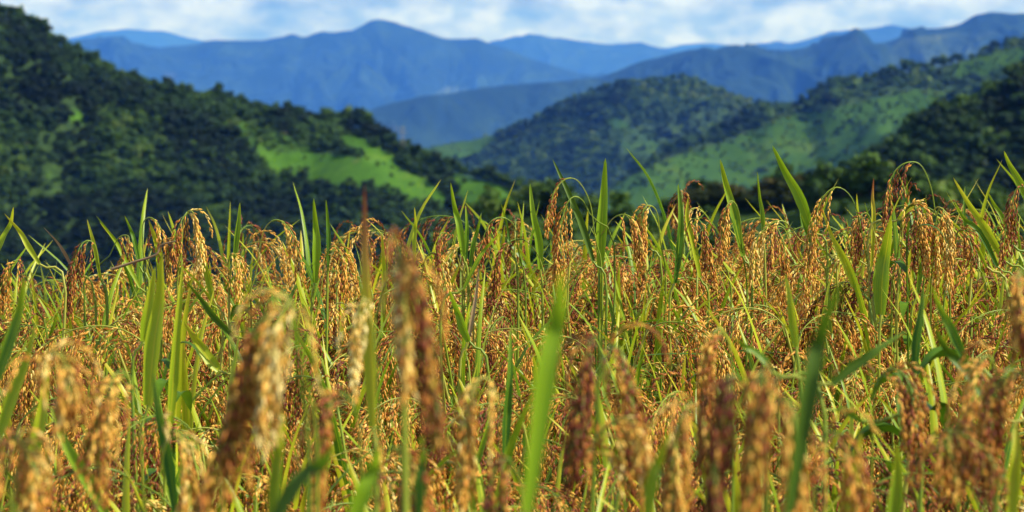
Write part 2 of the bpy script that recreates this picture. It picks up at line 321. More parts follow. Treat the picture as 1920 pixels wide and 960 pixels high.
H['blue'] = Hill('blue_foothill', [(300, 330), (500, 262), (640, 226), (720, 197), (800, 180), (900, 166), (1000, 155), (1080, 149), (1130, 144), (1180, 122), (1240, 105), (1300, 90), (1340, 93), (1400, 97), (1480, 93), (1540, 84), (1595, 66), (1630, 90), (1680, 75), (1710, 54), (1760, 55), (1800, 46), (1828, 27), (1860, 22), (1900, 27), (1935, 24), (2050, 60), (2300, 120)],
                 [[300, 9400], [1130, 11000], [2300, 12000]], 0.42, 2100, 2500, 600, 200, 110, 520, M_MOUNT, [([(1690, 70), (1790, 60), (1900, 50), (1850, 130), (1700, 140), (1650, 110)], 0.45)], 61, 360)  # patch polygon: greenish slope with sunlight put into its colour
H['peak'] = Hill('blue_mountain', [(-300, 170), (60, 110), (170, 76), (210, 80), (270, 90), (350, 84), (400, 76), (450, 77), (510, 74), (545, 66), (570, 70), (605, 57), (625, 62), (660, 58), (690, 40), (706, 37), (740, 42), (790, 56), (830, 72), (870, 74), (893, 71), (930, 85), (1000, 112), (1080, 135), (1150, 150), (1400, 230)],
                 20000, 0.42, 3000, 4000, 640, 220, 200, 900, M_MOUNT, [([(640, 70), (760, 75), (860, 95), (930, 110), (880, 160), (720, 150), (620, 100)], 0.35), ([(830, 160), (960, 165), (900, 185), (800, 180)], 0.45)], 71, 620)  # patch polygons: lighter greenish slopes, partly sunlight painted as colour
H['far1'] = Hill('distant_ridge', [(700, 150), (860, 90), (930, 77), (980, 72), (1045, 70), (1090, 76), (1150, 84), (1200, 79), (1230, 88), (1270, 98), (1320, 92), (1380, 94), (1440, 84), (1500, 78), (1560, 60), (1640, 52), (1672, 46), (1720, 56), (1800, 70), (2100, 120)],
                 [[700, 30000], [2100, 27500]], 0.35, 3000, 3000, 400, 120, 200, 1100, M_MOUNT, (), 81, 420)
H['far2'] = Hill('remote_mountain', [(-600, 120), (0, 92), (130, 72), (190, 58), (240, 56), (300, 57), (340, 68), (400, 82), (600, 92), (1100, 95), (1260, 88), (1320, 80), (1400, 86), (1900, 90), (2500, 110)],
                 38000, 0.25, 5000, 3000, 300, 60, 200, 1600, M_MOUNT, (), 91, 200)

# ------------------------------------------------------------------ haze: the blue mountain air
hb = 47000; zt = 560; zb = float(min(h.Z.min() for h in H.values())) ; zb = min(zb, -380) - 60
V = [(sx * hb, sy * hb if sy > 0 else -hb, z) for z in (zb, zt) for sx, sy in ((-1, -1), (1, -1), (1, 1), (-1, 1))]
hz = link('haze', mesh('haze', V, [(3, 2, 1, 0), (4, 5, 6, 7), (0, 1, 5, 4), (1, 2, 6, 5), (2, 3, 7, 6), (3, 0, 4, 7)], smooth=False)); tag(hz, kind='stuff')
m, t, o = mat('haze'); pv = N(t, 'ShaderNodeVolumePrincipled'); pv.inputs['Color'].default_value = (0.060, 0.235, 0.92, 1); pv.inputs['Absorption Color'].default_value = (1, 1, 1, 1)
pv.inputs['Density'].default_value = 0.50e-4; pv.inputs['Anisotropy'].default_value = 0.0
t.links.new(pv.outputs[0], o.inputs['Volume']); hz.data.materials.append(m)

# ------------------------------------------------------------------ trees
def ico(sub=1):
    import bmesh
    bm = bmesh.new(); bmesh.ops.create_icosphere(bm, subdivisions=sub, radius=1)
    V = np.array([v.co[:] for v in bm.verts]); F = np.array([[v.index for v in f.verts] for f in bm.faces]); bm.free()
    return V, F
ICO = ico(2); ICO1 = ico(1)
def crown_arrays(seed, nleaf, nblob=9, leaf=0.11, lean=1.0):
    """a crown of radius ~1 centred at height 1; leaf clumps spread over irregular lobes"""
    r = np.random.default_rng(seed)
    B = r.normal(size=(nblob, 3)); B = norm(B) * r.uniform(0.25, 0.85, (nblob, 1)); B[:, 2] = B[:, 2] * r.uniform(0.6, 1.1); B[0] = 0
    rad = r.uniform(0.22, 0.48, nblob); rad[0] = 0.55
    V = []; T = []; Qd = []; tn = []; n = 0
    for b, q in zip(B, rad):
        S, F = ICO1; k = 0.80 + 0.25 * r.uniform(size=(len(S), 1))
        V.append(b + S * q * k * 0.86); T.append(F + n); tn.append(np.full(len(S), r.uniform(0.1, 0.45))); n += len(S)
    T = np.concatenate(T)
    per = r.choice(nblob, nleaf, p=rad ** 2 / (rad ** 2).sum())
    d = norm(r.normal(size=(nleaf, 3))); c = B[per] + d * rad[per][:, None] * r.uniform(0.75, 1.12, (nleaf, 1))
    nn = norm(d + r.normal(size=(nleaf, 3)) * 0.6); a = norm(np.cross(nn, r.normal(size=(nleaf, 3)))); b2 = np.cross(nn, a)
    sz = leaf * r.uniform(0.6, 1.5, (nleaf, 1)); sz2 = sz * r.uniform(0.5, 1.0, (nleaf, 1))
    q = np.stack([c - a * sz - b2 * sz2 * 0.6, c + a * sz * 0.7 - b2 * sz2, c + a * sz + b2 * sz2 * 0.7, c - a * sz * 0.6 + b2 * sz2], 1).reshape(-1, 3)
    V.append(q); Qd = np.arange(nleaf * 4).reshape(-1, 4) + n
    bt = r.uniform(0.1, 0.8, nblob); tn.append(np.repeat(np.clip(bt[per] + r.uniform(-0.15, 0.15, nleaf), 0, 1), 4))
    V = np.concatenate(V); V[:, 2] = V[:, 2] * 0.9 + 1.0
    return V, Qd, T, np.concatenate(tn)
crown_ms = []
for k in range(7):
    V, Qd, T, tn = crown_arrays(100 + k, 420, 10, 0.10)
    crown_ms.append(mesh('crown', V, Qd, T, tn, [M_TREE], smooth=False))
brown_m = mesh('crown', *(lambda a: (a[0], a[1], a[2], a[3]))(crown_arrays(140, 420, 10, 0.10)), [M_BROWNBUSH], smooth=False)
def trunk_mesh(seed):
    r = np.random.default_rng(seed); g = Geo()
    V, Q = tube([(0, 0, -0.25), (0.02, 0, 0.3), (0.03, 0.03, 0.8), (0.0, 0.05, 1.25)], [0.07, 0.055, 0.04, 0.02], 6); g.add(V, Q)
    for q in range(4):
        a = r.uniform(0, 6.28); h = r.uniform(0.45, 0.8); e = np.array([math.cos(a) * 0.5, math.sin(a) * 0.5, h + 0.45])
        V, Q = tube([(0.02, 0.02, h), (e[0] * 0.5, e[1] * 0.5, h + 0.15), e], [0.03, 0.022, 0.01], 4); g.add(V, Q)
    return g.mesh('trunk', [M_BARK])
trunk_ms = [trunk_mesh(k) for k in range(4)]
ORD = ['first', 'second', 'third', 'fourth', 'fifth', 'sixth', 'seventh', 'eighth', 'ninth', 'tenth', 'eleventh', 'twelfth', 'thirteenth', 'fourteenth', 'fifteenth', 'sixteenth', 'seventeenth', 'eighteenth', 'nineteenth', 'twentieth']
def ordw(k): return ORD[k] if k < 20 else ('twenty-' + ORD[k - 20] if k < 29 else ('thirtieth' if k == 29 else 'thirty-' + ORD[k - 30]))
TAKEN = []     # (x, y, radius) of individual trees, kept clear by the forest
def tree(name, p, rad, hgt, seed, label, group, cat='tree', cm=None, trunk=True):
    r = random.Random(seed)
    t = empty(name, tuple(p)); tag(t, label, cat, group)
    c = link('crown', cm or crown_ms[seed % 7], t); c.scale = (rad * r.uniform(.9, 1.1), rad * r.uniform(.9, 1.1), hgt * 0.5); c.rotation_euler.z = r.uniform(0, 6.28)
    c.location.z = hgt * 0.0
    if trunk:
        k = link('trunk', trunk_ms[seed % 4], t); k.scale = (rad * 0.7, rad * 0.7, hgt * 0.5)
    TAKEN.append((p[0], p[1], rad))
    return t
def crest_row(h, a, b, n, rad, down, label, group, seed, hf=(1.5, 2.1), jit=0.3, **kw):
    """n trees in a row along a hill between photo columns a and b, `down` grid rows below its crest"""
    r = random.Random(seed); px, _ = proj(np.stack([h.X[:, h.nb], h.Y[:, h.nb], h.Z[:, h.nb]], -1))
    for k in range(n):
        p = a + (b - a) * (k + 0.5 + r.uniform(-jit, jit)) / n
        u = np.interp(p, px, np.arange(h.nx)); G = h.sample(np.array([u]), np.array([down + r.uniform(0, 1.0)]))[0]
        q = rad * r.uniform(0.75, 1.3)
        tree(kw.get('name', 'tree'), G[:3], q, q * r.uniform(*hf), seed * 50 + k, label.format(o=ordw(k)), group, cm=kw.get('cm'), cat=kw.get('cat', 'tree'))
NH = H['near']
crest_row(H['left'], 5, 210, 14, 2.52, 0.5, 'dark tree on the steep left skyline against the clouds, {o} from the top left', 'trees along the left hill skyline', 1)
crest_row(H['left'], 210, 350, 12, 1.92, 0.5, 'dark tree on the left hill crest below the steep shoulder, {o} going right', 'trees along the left hill skyline', 2)
crest_row(H['left'], 352, 372, 1, 1.80, 0.2, 'slim upright tree standing alone above the left hill crest', 'trees along the left hill skyline', 3, (2.6, 2.8))
crest_row(H['left'], 390, 440, 3, 2.16, 0.3, 'spreading dark tree in the knot above the left hill crest, {o} from the left', 'trees along the left hill skyline', 4, (2.0, 2.4))
crest_row(H['left'], 445, 600, 12, 1.98, 0.8, 'tree on the gentle part of the left crest, {o} from the spreading knot of trees', 'trees along the left hill skyline', 5)
crest_row(H['left'], 600, 700, 8, 2.76, 0.8, 'large dark tree in the rounded clump at the crest end, {o} from the left', 'trees in the rounded crest clump', 6, (1.7, 2.2))
crest_row(H['left'], 700, 760, 5, 1.92, 0.8, 'dark tree between the rounded clump and the power pylon, {o} from the left', 'trees beside the pylon', 7)
crest_row(H['left'], 770, 1000, 14, 1.92, 1.2, 'tree on the low descending crest right of the pylon, {o} from the pylon', 'trees right of the pylon', 8)
crest_row(H['left'], 690, 830, 8, 1.80, 9, 'dark round tree in the line above the bright meadow, {o} from the left', 'trees above the bright meadow', 9, (1.3, 1.7))
crest_row(H['left'], 540, 800, 14, 2.16, 29, 'dark round tree on the lower edge of the bright meadow, {o} from the left', 'trees under the bright meadow', 10, (1.4, 1.8))
crest_row(H['left'], 240, 540, 16, 2.04, 25, 'dark tree in the wood left of the bright meadow, {o} from the left', 'trees left of the bright meadow', 12, (1.4, 1.8))
D_ = H['dark']
for q, (a, b, n, dn, rad, what) in enumerate([(1570, 1700, 10, 0.5, 3.0, 'on the left skyline of the dark right hill'), (1700, 1880, 13, 0.5, 3.2, 'on the middle skyline of the dark right hill'),
        (1885, 1990, 6, 0.5, 3.8, 'in the tall clump at the right hill top'), (1600, 1960, 18, 9, 3.0, 'in the upper wood of the dark right hill'),
        (1580, 1960, 18, 19, 3.0, 'in the middle wood of the dark right hill'), (1560, 1960, 18, 29, 2.8, 'in the lower wood of the dark right hill'),
        (1550, 1960, 18, 40, 2.6, 'just above the bank behind the right rice')]):
    crest_row(D_, a, b, n, rad * 0.65, dn, 'dark leafy tree ' + what + ', {o} from the left', 'trees of the dark right hill', 20 + q)
S_ = H['slope']
crest_row(S_, 1205, 1460, 16, 4.6, 1.0, 'bluish tree in the dark belt between middle hill and pasture, {o} from the left', 'trees of the dark belt', 30)
crest_row(S_, 1500, 1720, 14, 5.0, 0.6, 'tree on the wooded crest above the right pasture, {o} from the left', 'trees on the pasture crest', 31, (1.7, 2.3))
crest_row(S_, 1720, 1930, 12, 4.0, 0.6, 'tree on the highest pasture crest at right, {o} from the left', 'trees on the pasture crest', 32)
crest_row(NH, 905, 1080, 9, 1.37, 1.0, 'dark bush behind the middle rice heads, {o} from the left', 'dark bushes beyond the field', 40, (1.5, 1.9), name='bush', cat='bush')
crest_row(NH, 1090, 1260, 7, 0.86, 1.0, 'low green bush showing above the centre rice, {o} from the left', 'dark bushes beyond the field', 41, (1.3, 1.6), name='bush', cat='bush')
crest_row(NH, 1270, 1490, 10, 1.37, 1.0, 'brown leaved bush behind the right of centre rice, {o} from the left', 'brown bushes beyond the field', 42, (1.3, 1.6), cm=brown_m, name='bush', cat='bush')
crest_row(NH, 1480, 1720, 9, 1.73, 1.0, 'rounded green bush in front of the dark hill, {o} from the left', 'green bushes beyond the field', 43, (1.5, 1.9), name='bush', cat='bush')
crest_row(NH, 1720, 1940, 8, 1.22, 1.0, 'green bush low behind the rice at the right edge, {o} from the left', 'green bushes beyond the field', 44, (1.4, 1.8), name='bush', cat='bush')

TK = np.array(TAKEN)
def forest(name, h, n, keep, rad, nleaf, nvar, seed, pxr=(-160, 2080), hf=(1.1, 2.3), leaf=0.15, nblob=7, dark=0.0):
    P, px, py = h.scatter(n, keep, pxr, seed); r = np.random.default_rng(seed + 1)
    near = np.ones(len(P), bool)
    for x, y, q in TK:
        near &= (P[:, 0] - x) ** 2 + (P[:, 1] - y) ** 2 > (q * 0.6) ** 2
    P = P[near]; scrub = np.clip((P[:, 3] - 0.3) / 0.3, 0, 1); P = P[:, :3]
    var = [crown_arrays(seed * 10 + k, nleaf, nblob, leaf) for k in range(nvar)]
    Vs = []; Qs = []; Ts = []; tn = []; n0 = 0
    pick = r.integers(0, nvar, len(P))
    bs = rad * 9; big = fbm(P[:, 0] / bs, P[:, 1] / bs * 0.5, seed) * 2.2  # broad noise puts sunlit and shadowed regions into the foliage tone
    for k in range(nvar):
        S = P[pick == k]; sk = scrub[pick == k]; m_ = len(S)
        if not m_: continue
        V, Qd, T, t_ = var[k]; q = rad * np.clip(r.lognormal(-0.08, 0.34, m_), 0.45, 2.0) * (1 - 0.5 * sk); hh = q * r.uniform(*hf, m_); a = r.uniform(0, 6.28, m_)
        c, s = np.cos(a), np.sin(a)
        W = np.stack([(V[None, :, 0] * c[:, None] - V[None, :, 1] * s[:, None]) * q[:, None], (V[None, :, 0] * s[:, None] + V[None, :, 1] * c[:, None]) * q[:, None], V[None, :, 2] * hh[:, None] * 0.5], -1) + S[:, None]
        nv = len(V); offs = n0 + np.arange(m_)[:, None, None] * nv
        Vs.append(W.reshape(-1, 3)); Qs.append((Qd[None] + offs).reshape(-1, 4)); Ts.append((T[None] + offs).reshape(-1, 3))
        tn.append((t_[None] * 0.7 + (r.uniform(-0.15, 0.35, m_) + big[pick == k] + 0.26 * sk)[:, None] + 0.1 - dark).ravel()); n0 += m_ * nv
    o = link(name, mesh(name, np.concatenate(Vs), np.concatenate(Qs), np.concatenate(Ts), np.concatenate(tn), [M_TREE], smooth=False))
    tag(o, kind='stuff'); print(name, len(P), 'trees')
def keep_left(px, py, t): return np.where(t > 0.7, 0.05, np.where(t > 0.35, 0.45, 1.0))
def keep_slope(px, py, t):
    belt = in_poly(px, py, [(1180, 330), (1320, 265), (1460, 205), (1480, 225), (1400, 262), (1300, 300), (1190, 345)]) | in_poly(px, py, [(1490, 215), (1560, 150), (1700, 120), (1740, 150), (1640, 185), (1540, 205)]) | in_poly(px, py, [(1700, 180), (1860, 150), (1900, 185), (1720, 205)]) | in_poly(px, py, [(1520, 232), (1620, 226), (1700, 232), (1690, 248), (1600, 252), (1540, 248)])
    return np.where(belt, 1.0, np.where(t > 0.6, 0.75, 0.95))
def keep_mid(px, py, t): return np.where(t > 1, 0.0, np.where(t > 0.55, 0.2, np.where(t > 0.4, 0.5, 1.0)))
forest('left_forest', H['left'], 33000, keep_left, 1.42, 84, 9, 3, (-160, 1150), dark=0.28)
forest('right_forest', H['dark'], 7500, lambda a, b, t: np.where(t > 0.3, 0.5, 1.0), 1.6, 120, 7, 4, (1450, 2080), dark=0.55)
forest('bank_scrub', H['near'], 2600, lambda a, b, t: np.ones_like(a), 1.08, 160, 4, 5, (800, 2080))
forest('pasture_forest', H['slope'], 20000, keep_slope, 3.0, 60, 7, 6, (1040, 2080), leaf=0.2, nblob=6, dark=0.1)
forest('middle_forest', H['mid'], 22000, keep_mid, 3.1, 46, 8, 8, (640, 1620), leaf=0.22, nblob=5, dark=0.1)

# ------------------------------------------------------------------ power pylon on the left hill
m, t, o = mat('galvanised_steel'); p = N(t, 'ShaderNodeBsdfPrincipled'); p.inputs['Base Color'].default_value = (0.20, 0.22, 0.24, 1); p.inputs['Metallic'].default_value = 0.3; p.inputs['Roughness'].default_value = 0.5
t.links.new(p.outputs[0], o.inputs[0]); M_STEEL = m
_px = proj(np.stack([H['left'].X[:, H['left'].nb], H['left'].Y[:, H['left'].nb], H['left'].Z[:, H['left'].nb]], -1))[0]
pb = H['left'].sample(np.array([np.interp(757, _px, np.arange(H['left'].nx))]), np.array([5.0]))[0][:3]; PH = 7.5
print('pylon', proj(pb), proj(pb + np.array([0, 0, PH])))
py_ = empty('power_pylon', tuple(pb)); tag(py_, 'grey lattice power pylon standing where the left hill runs down beyond the meadow', 'pylon')
for sx in (-1, 1):
    for sy in (-1, 1):
        V, Q = tube([(sx * 0.95, sy * 0.95, -2.5), (sx * 0.22, sy * 0.22, PH)], 0.05, 4); link('leg', mesh('leg', V, Q, mats=[M_STEEL]), py_)
g = Geo()
for k in range(9):
    z0 = PH * k / 9; z1 = PH * (k + 1) / 9; f = lambda z: 0.80 - 0.57 * z / PH
    for a, b in (((-1, -1), (1, -1)), ((1, -1), (1, 1)), ((1, 1), (-1, 1)), ((-1, 1), (-1, -1))):
        for u, v in ((a, b), (b, a)):
            V, Q = tube([(u[0] * f(z0), u[1] * f(z0), z0), (v[0] * f(z1), v[1] * f(z1), z1)], 0.03, 4); g.add(V, Q)
link('bracing', g.mesh('bracing', [M_STEEL]), py_)
for z, wd in ((PH - 0.2, 0.9), (PH - 1.4, 1.2)):
    g = Geo()
    for s in (-1, 1):
        V, Q = tube([(s * wd, 0, z), (0, 0, z + 0.45)], 0.04, 4); g.add(V, Q)
    V, Q = tube([(-wd, 0, z), (wd, 0, z)], 0.08, 4); g.add(V, Q)
    link('crossarm', g.mesh('crossarm', [M_STEEL]), py_)

# ------------------------------------------------------------------ rice
GS = np.array([0.10, 0.42, 0.80]); GRAD = np.array([0.62, 1.0, 0.55]); NS = 5
def grains(g, P, D, Lg, Rg, tone, mi=1):
    P = np.asarray(P); D = norm(np.asarray(D)); n = len(P)
    ref = norm(rng.normal(size=(n, 3))); A = norm(np.cross(D, ref)); B = np.cross(D, A)
    th = np.arange(NS) * 2 * math.pi / NS
    ring = np.cos(th)[None, :, None] * A[:, None] + np.sin(th)[None, :, None] * B[:, None] * 0.72
    vs_ = [P[:, None]]
    for s, q in zip(GS, GRAD): vs_.append(P[:, None] + D[:, None] * (s * Lg)[:, None, None] + ring * (q * Rg)[:, None, None])
    vs_.append((P + D * Lg[:, None])[:, None])
    V = np.concatenate(vs_, 1); nv = V.shape[1]; off = np.arange(n)[:, None, None] * nv
    j = np.arange(NS); k = (j + 1) % NS
    T0 = np.stack([np.zeros(NS, int), 1 + k, 1 + j], -1); T1 = np.stack([np.full(NS, nv - 1), 1 + 2 * NS + j, 1 + 2 * NS + k], -1)
    Qs = np.concatenate([np.stack([1 + r * NS + j, 1 + r * NS + k, 1 + (r + 1) * NS + k, 1 + (r + 1) * NS + j], -1) for r in range(2)])
    g.add(V.reshape(-1, 3), (Qs[None] + off).reshape(-1, 4), (np.concatenate([T0, T1])[None] + off).reshape(-1, 3), np.repeat(tone, nv), mi)
DOWN = np.array([0, 0, -1.0])
def panicle(g, rach, seed, nbr=10, blen=0.085, dens=1.0, gs=1.0, base_tone=0.45, spread=1.0):
    """rach: polyline of the drooping axis from the neck to the tip; branches hang off it"""
    r = np.random.default_rng(seed); rach = np.asarray(rach); n = len(rach)
    seg = np.linalg.norm(np.diff(rach, axis=0), axis=1); S = np.concatenate([[0], np.cumsum(seg)]); Ltot = S[-1]
    pt = lambda s: np.array([np.interp(s, S, rach[:, c]) for c in range(3)])
    V, Q = tube(rach, np.linspace(0.0013, 0.0005, n), 4); g.add(V, Q, None, 0.4, 0)
    ss = (np.linspace(0.04, 0.86, nbr) ** 0.9 + r.uniform(-0.03, 0.03, nbr)).clip(0.02, 0.9) * Ltot
    GP = []; GD = []; GT = []
    for b in range(nbr + 1):
        if b == nbr: s = ss.max(); Lb = Ltot - s; pts = np.array([pt(s + q * Lb) for q in np.linspace(0, 1, 12)])
        else:
            s = ss[b]; Lb = blen * r.uniform(0.6, 1.2) * (1.0 - 0.45 * b / nbr); d = norm(pt(min(s + 0.01, Ltot)) - pt(max(s - 0.005, 0)))
            side = norm(np.cross(d, r.normal(size=3))); d = norm(d + side * r.uniform(0.3, 0.95) * spread); p = pt(s); pts = [p]
            for q in range(12):
                d = norm(d + DOWN * (0.20 / spread ** 2 + 0.24 * q / 12) + r.normal(size=3) * 0.05); p = p + d * Lb / 12; pts.append(p)
            pts = np.array(pts)
        V, Q = tube(pts, np.linspace(0.0006, 0.0003, len(pts)), 3); g.add(V, Q, None, 0.4, 0)
        m_ = max(3, int(Lb / 0.0045 * dens)); u = np.linspace(0.14, 1.0, m_) * (len(pts) - 1); i = np.clip(u.astype(int), 0, len(pts) - 2); f = (u - i)[:, None]
        q = pts[i] * (1 - f) + pts[i + 1] * f; td = norm(pts[i + 1] - pts[i])
        ang = np.arange(m_) * 2.4 + r.uniform(0, 6); A = norm(np.cross(td, np.array([0.3, 0.5, 0.2]))); B = np.cross(td, A)
        sd_ = np.cos(ang)[:, None] * A + np.sin(ang)[:, None] * B
        GP.append(q + sd_ * 0.0009); GD.append(td + sd_ * r.uniform(0.06, 0.30, (m_, 1))); bt = r.uniform(-0.32, 0.32)
        GT.append(np.clip(base_tone + bt + r.normal(size=m_) * 0.22, 0, 1))
    GP = np.concatenate(GP); GD = np.concatenate(GD); GT = np.concatenate(GT); m_ = len(GP)
    grains(g, GP, GD, r.uniform(0.0074, 0.0096, m_) * gs, r.uniform(0.00125, 0.0017, m_) * gs, GT)
def blade(pts, width, side, fold=0.28, n=16, tip=1.0, tone=None, twist=0.0, taper=0.7):
    """a rice leaf: tapering strip folded along its midrib"""
    P = spline(pts, n); Tn = norm(np.gradient(P, axis=0)); u = np.linspace(0, 1, n)
    side = np.asarray(side, float); s = norm(side[None] - Tn * (Tn @ side)[:, None]); up = np.cross(s, Tn)
    if twist:
        a = (u * twist)[:, None]; s, up = s * np.cos(a) + up * np.sin(a), up * np.cos(a) - s * np.sin(a)
    wd = width * 0.5 * np.minimum(1, 0.45 + 1.9 * u) * np.clip(1 - u, 0, 1) ** 0.55 * (1 if taper is None else 1.15); wd[-1] = 0.0001
    f = fold * wd
    Lf = P + s * wd[:, None] + up * f[:, None]; Rt = P - s * wd[:, None] + up * f[:, None]
    V = np.stack([Lf, P, Rt], 1).reshape(-1, 3); i = np.arange(n - 1)[:, None] * 3; j = np.arange(2)[None]
    Q = np.stack([i + j, i + j + 1, i + 3 + j + 1, i + 3 + j], -1).reshape(-1, 4)
    t_ = u ** 2.2 if tone is None else tone(u)
    return V, Q, np.repeat(t_, 3)
def leaf_mesh(V, Q, t_, m=None): return mesh('leaf_blade', V, Q, None, t_, [m or M_LEAF], across=1)

# --- tillers: a stem, its drooping panicle and two leaves in one frame, arching towards +X
TILL = []
for k in range(12):
    r = random.Random(300 + k); Hn = r.uniform(0.74, 0.885); lean = r.uniform(0.05, 0.13)
    neck = np.array([lean, 0, Hn]); th0 = R(r.uniform(8, 20)); th1 = R(r.uniform(152, 176)); Lr = r.uniform(0.19, 0.25); nn = 22
    pw = r.uniform(0.55, 0.85); th = th0 + (th1 - th0) * (np.linspace(0, 1, nn) ** pw); st = Lr / (nn - 1)
    yaw = r.uniform(-0.4, 0.4)
    rach = neck + np.concatenate([[[0, 0, 0]], np.cumsum(np.stack([np.sin(th) * math.cos(yaw), np.sin(th) * math.sin(yaw), np.cos(th)], -1)[:-1] * st, 0)])
    sp = spline([(0, 0, -0.03), (lean * 0.15, 0, Hn * 0.4), (lean * 0.55, 0, Hn * 0.78), neck, rach[3]], 15); sp = sp[:-2]
    g = Geo(); V, Q = tube(np.vstack([sp, neck]), np.concatenate([np.linspace(0.0034, 0.0016, len(sp)), [0.0014]]), 6); g.add(V, Q, None, np.linspace(0, 1, len(sp) + 1).repeat(6))
    stem = g.mesh('stem', [M_STEM])
    g = Geo(); panicle(g, rach, 400 + k, nbr=r.choice([16, 18, 20, 22]), blen=r.uniform(0.10, 0.14), base_tone=r.uniform(0.22, 0.55)); pan = g.mesh('panicle', [M_STEM, M_GRAIN])
    leaves = []
    for q in range(4):
        hb_ = Hn * (0.80 if q == 0 else r.uniform(0.40, 0.7)); a = r.uniform(0, 6.28); ca, sa = math.cos(a), math.sin(a); b0 = np.array([lean * 0.6, 0, hb_]) if q == 0 else np.array([lean * 0.3, 0, hb_])
        Lf = r.uniform(0.26, 0.44) * (0.85 if q == 0 else 1.15); up = r.uniform(0.75, 1.0) if q < 3 else r.uniform(0.2, 0.7); Lf = min(Lf, ((1.0 if q == 0 else 0.96) - hb_) / up); o_ = math.sqrt(max(0.02, 1 - up ** 2 * 0.9)) * 0.6
        pts = [b0 - [0, 0, 0.05], b0 + [ca * o_ * Lf * 0.25, sa * o_ * Lf * 0.25, up * Lf * 0.40], b0 + [ca * o_ * Lf * 0.65, sa * o_ * Lf * 0.65, up * Lf * 0.78], b0 + [ca * o_ * Lf * 1.15, sa * o_ * Lf * 1.15, up * Lf * (1.0 if up > 0.75 else 0.75)]]
        leaves.append(leaf_mesh(*blade(pts, r.uniform(0.008, 0.0145), (-sa, ca, 0), r.uniform(0.15, 0.5), 14, twist=r.uniform(-1.2, 1.2))))
    TILL.append((stem, pan, leaves))
def make_plant(seed, nt=8):
    r = random.Random(seed); root = empty('rice_plant'); parts = []
    for k in range(nt):
        st, pan, lv = TILL[r.randrange(12)]; a = 6.283 * (k + r.uniform(-.35, .35)) / nt; rd = r.uniform(0.01, 0.045)
        tilt = r.uniform(0.0, 0.10); face = a + r.uniform(-0.9, 0.9); sc = r.uniform(0.86, 1.08)
        M = Matrix.Translation((math.cos(a) * rd, math.sin(a) * rd, 0)) @ Matrix.Rotation(tilt, 4, Vector((-math.sin(a), math.cos(a), 0))) @ Matrix.Rotation(face, 4, 'Z') @ Matrix.Scale(sc, 4)
        for nm, me in [('stem', st), ('panicle', pan)] + [('leaf_blade', lv[q]) for q in (range(4) if k % 3 else range(3))]:
            o = link(nm, me, root); o.matrix_local = M
    return root
def copy_tree(o):
    c = o.copy(); COL.objects.link(c)
    for ch in o.children:
        d = ch.copy(); COL.objects.link(d); d.parent = c
    return c

# --- heroes: plants that stand out in the photograph, each built for its place
def gz(x, y): return float(field_z(np.array(x), np.array(y)))
HEROES = []
def hero(label, D, blades=(), pans=(), cat='rice plant', group=None, name='rice_plant', matl=None, rootx=None):
    """blades: (control pixels tip->base, width in px, twist, material); pans: (control pixels neck->tip of the arc, branches, branch length px, tone)"""
    xs = [b[0][-1][0] for b in blades] + [p_[0][0][0] for p_ in pans]; ys = [b[0][-1][1] for b in blades] + [p_[0][0][1] for p_ in pans]
    base = at(sum(xs) / len(xs), 480, D) if rootx is None else at(rootx, 480, D)
    root = np.array([base[0], D, gz(base[0], D)])
    t = empty(name, tuple(root)); tag(t, label, cat, group); pxm = D / FX; n_ = len(HEROES)
    for q, b in enumerate(blades):
        pts = np.array([at(x, y, D + 0.015 * q) for x, y in b[0]])[::-1] - root; r = random.Random(n_ * 10 + q)
        pts[-1, 1] += r.uniform(-0.05, 0.02); yaw = r.uniform(-0.5, 0.5)
        m_ = b[3] if len(b) > 3 else None
        me = leaf_mesh(*blade(pts, b[1] * pxm, (math.cos(yaw), math.sin(yaw), 0), 0.62, 22, twist=b[2] if len(b) > 2 else 0.2), m_)
        link('leaf_blade', me, t)
        dn = pts[0] - pts[1]; dn = dn / np.linalg.norm(dn); e = pts[0] + dn * 0.08; 
        sp = spline([(0.01 * q, 0, -0.03), (pts[0][0] * 0.3, pts[0][1] * 0.3, pts[0][2] * 0.45), (e[0], e[1], max(e[2], pts[0][2] * 0.6)), pts[0]], 14)
        V, Q = tube(sp, np.linspace(0.0034, 0.0018, 14), 6); link('stem', mesh('stem', V, Q, None, np.linspace(0, 1, 14).repeat(6), [M_STEM]), t)
    for q, p_ in enumerate(pans):
        C = np.array([at(x, y, D) for x, y in p_[0]]) - root; C[:, 1] -= np.linspace(0, 0.05, len(C)); rach = spline(C, 26)
        g = Geo(); panicle(g, rach[int(26 * p_[4]) if len(p_) > 4 else 3:], 900 + n_ * 7 + q, nbr=int(p_[1] * (1.8 if D > 3.5 else 2.4)), spread=0.85 if D > 3.5 else random.Random(n_ * 3 + q).uniform(0.70, 1.1), blen=p_[2] * pxm * (1.1 if D > 3.5 else 1.35), base_tone=p_[3]); link('panicle', g.mesh('panicle', [M_STEM, M_GRAIN]), t)
        cut = int(26 * p_[4]) + 1 if len(p_) > 4 else 4
        lo = C[0]; dn = norm(rach[0] - rach[2]); e = lo + dn * 0.12
        sp = spline([(0.01 * q + 0.01, 0, -0.03), (lo[0] * 0.3, lo[1] * 0.3, lo[2] * 0.4), e, lo], 12); sp = np.vstack([sp, rach[1:cut + 1]])
        V, Q = tube(sp, np.concatenate([np.linspace(0.0032, 0.0011, 12), np.linspace(0.0011, 0.0008, len(sp) - 12)]), 6); link('stem', mesh('stem', V, Q, None, np.linspace(0, 1, len(sp)).repeat(6), [M_STEM]), t)
    HEROES.append((root, label, sum(xs) / len(xs))); return t
T1 = M_LEAFTIP
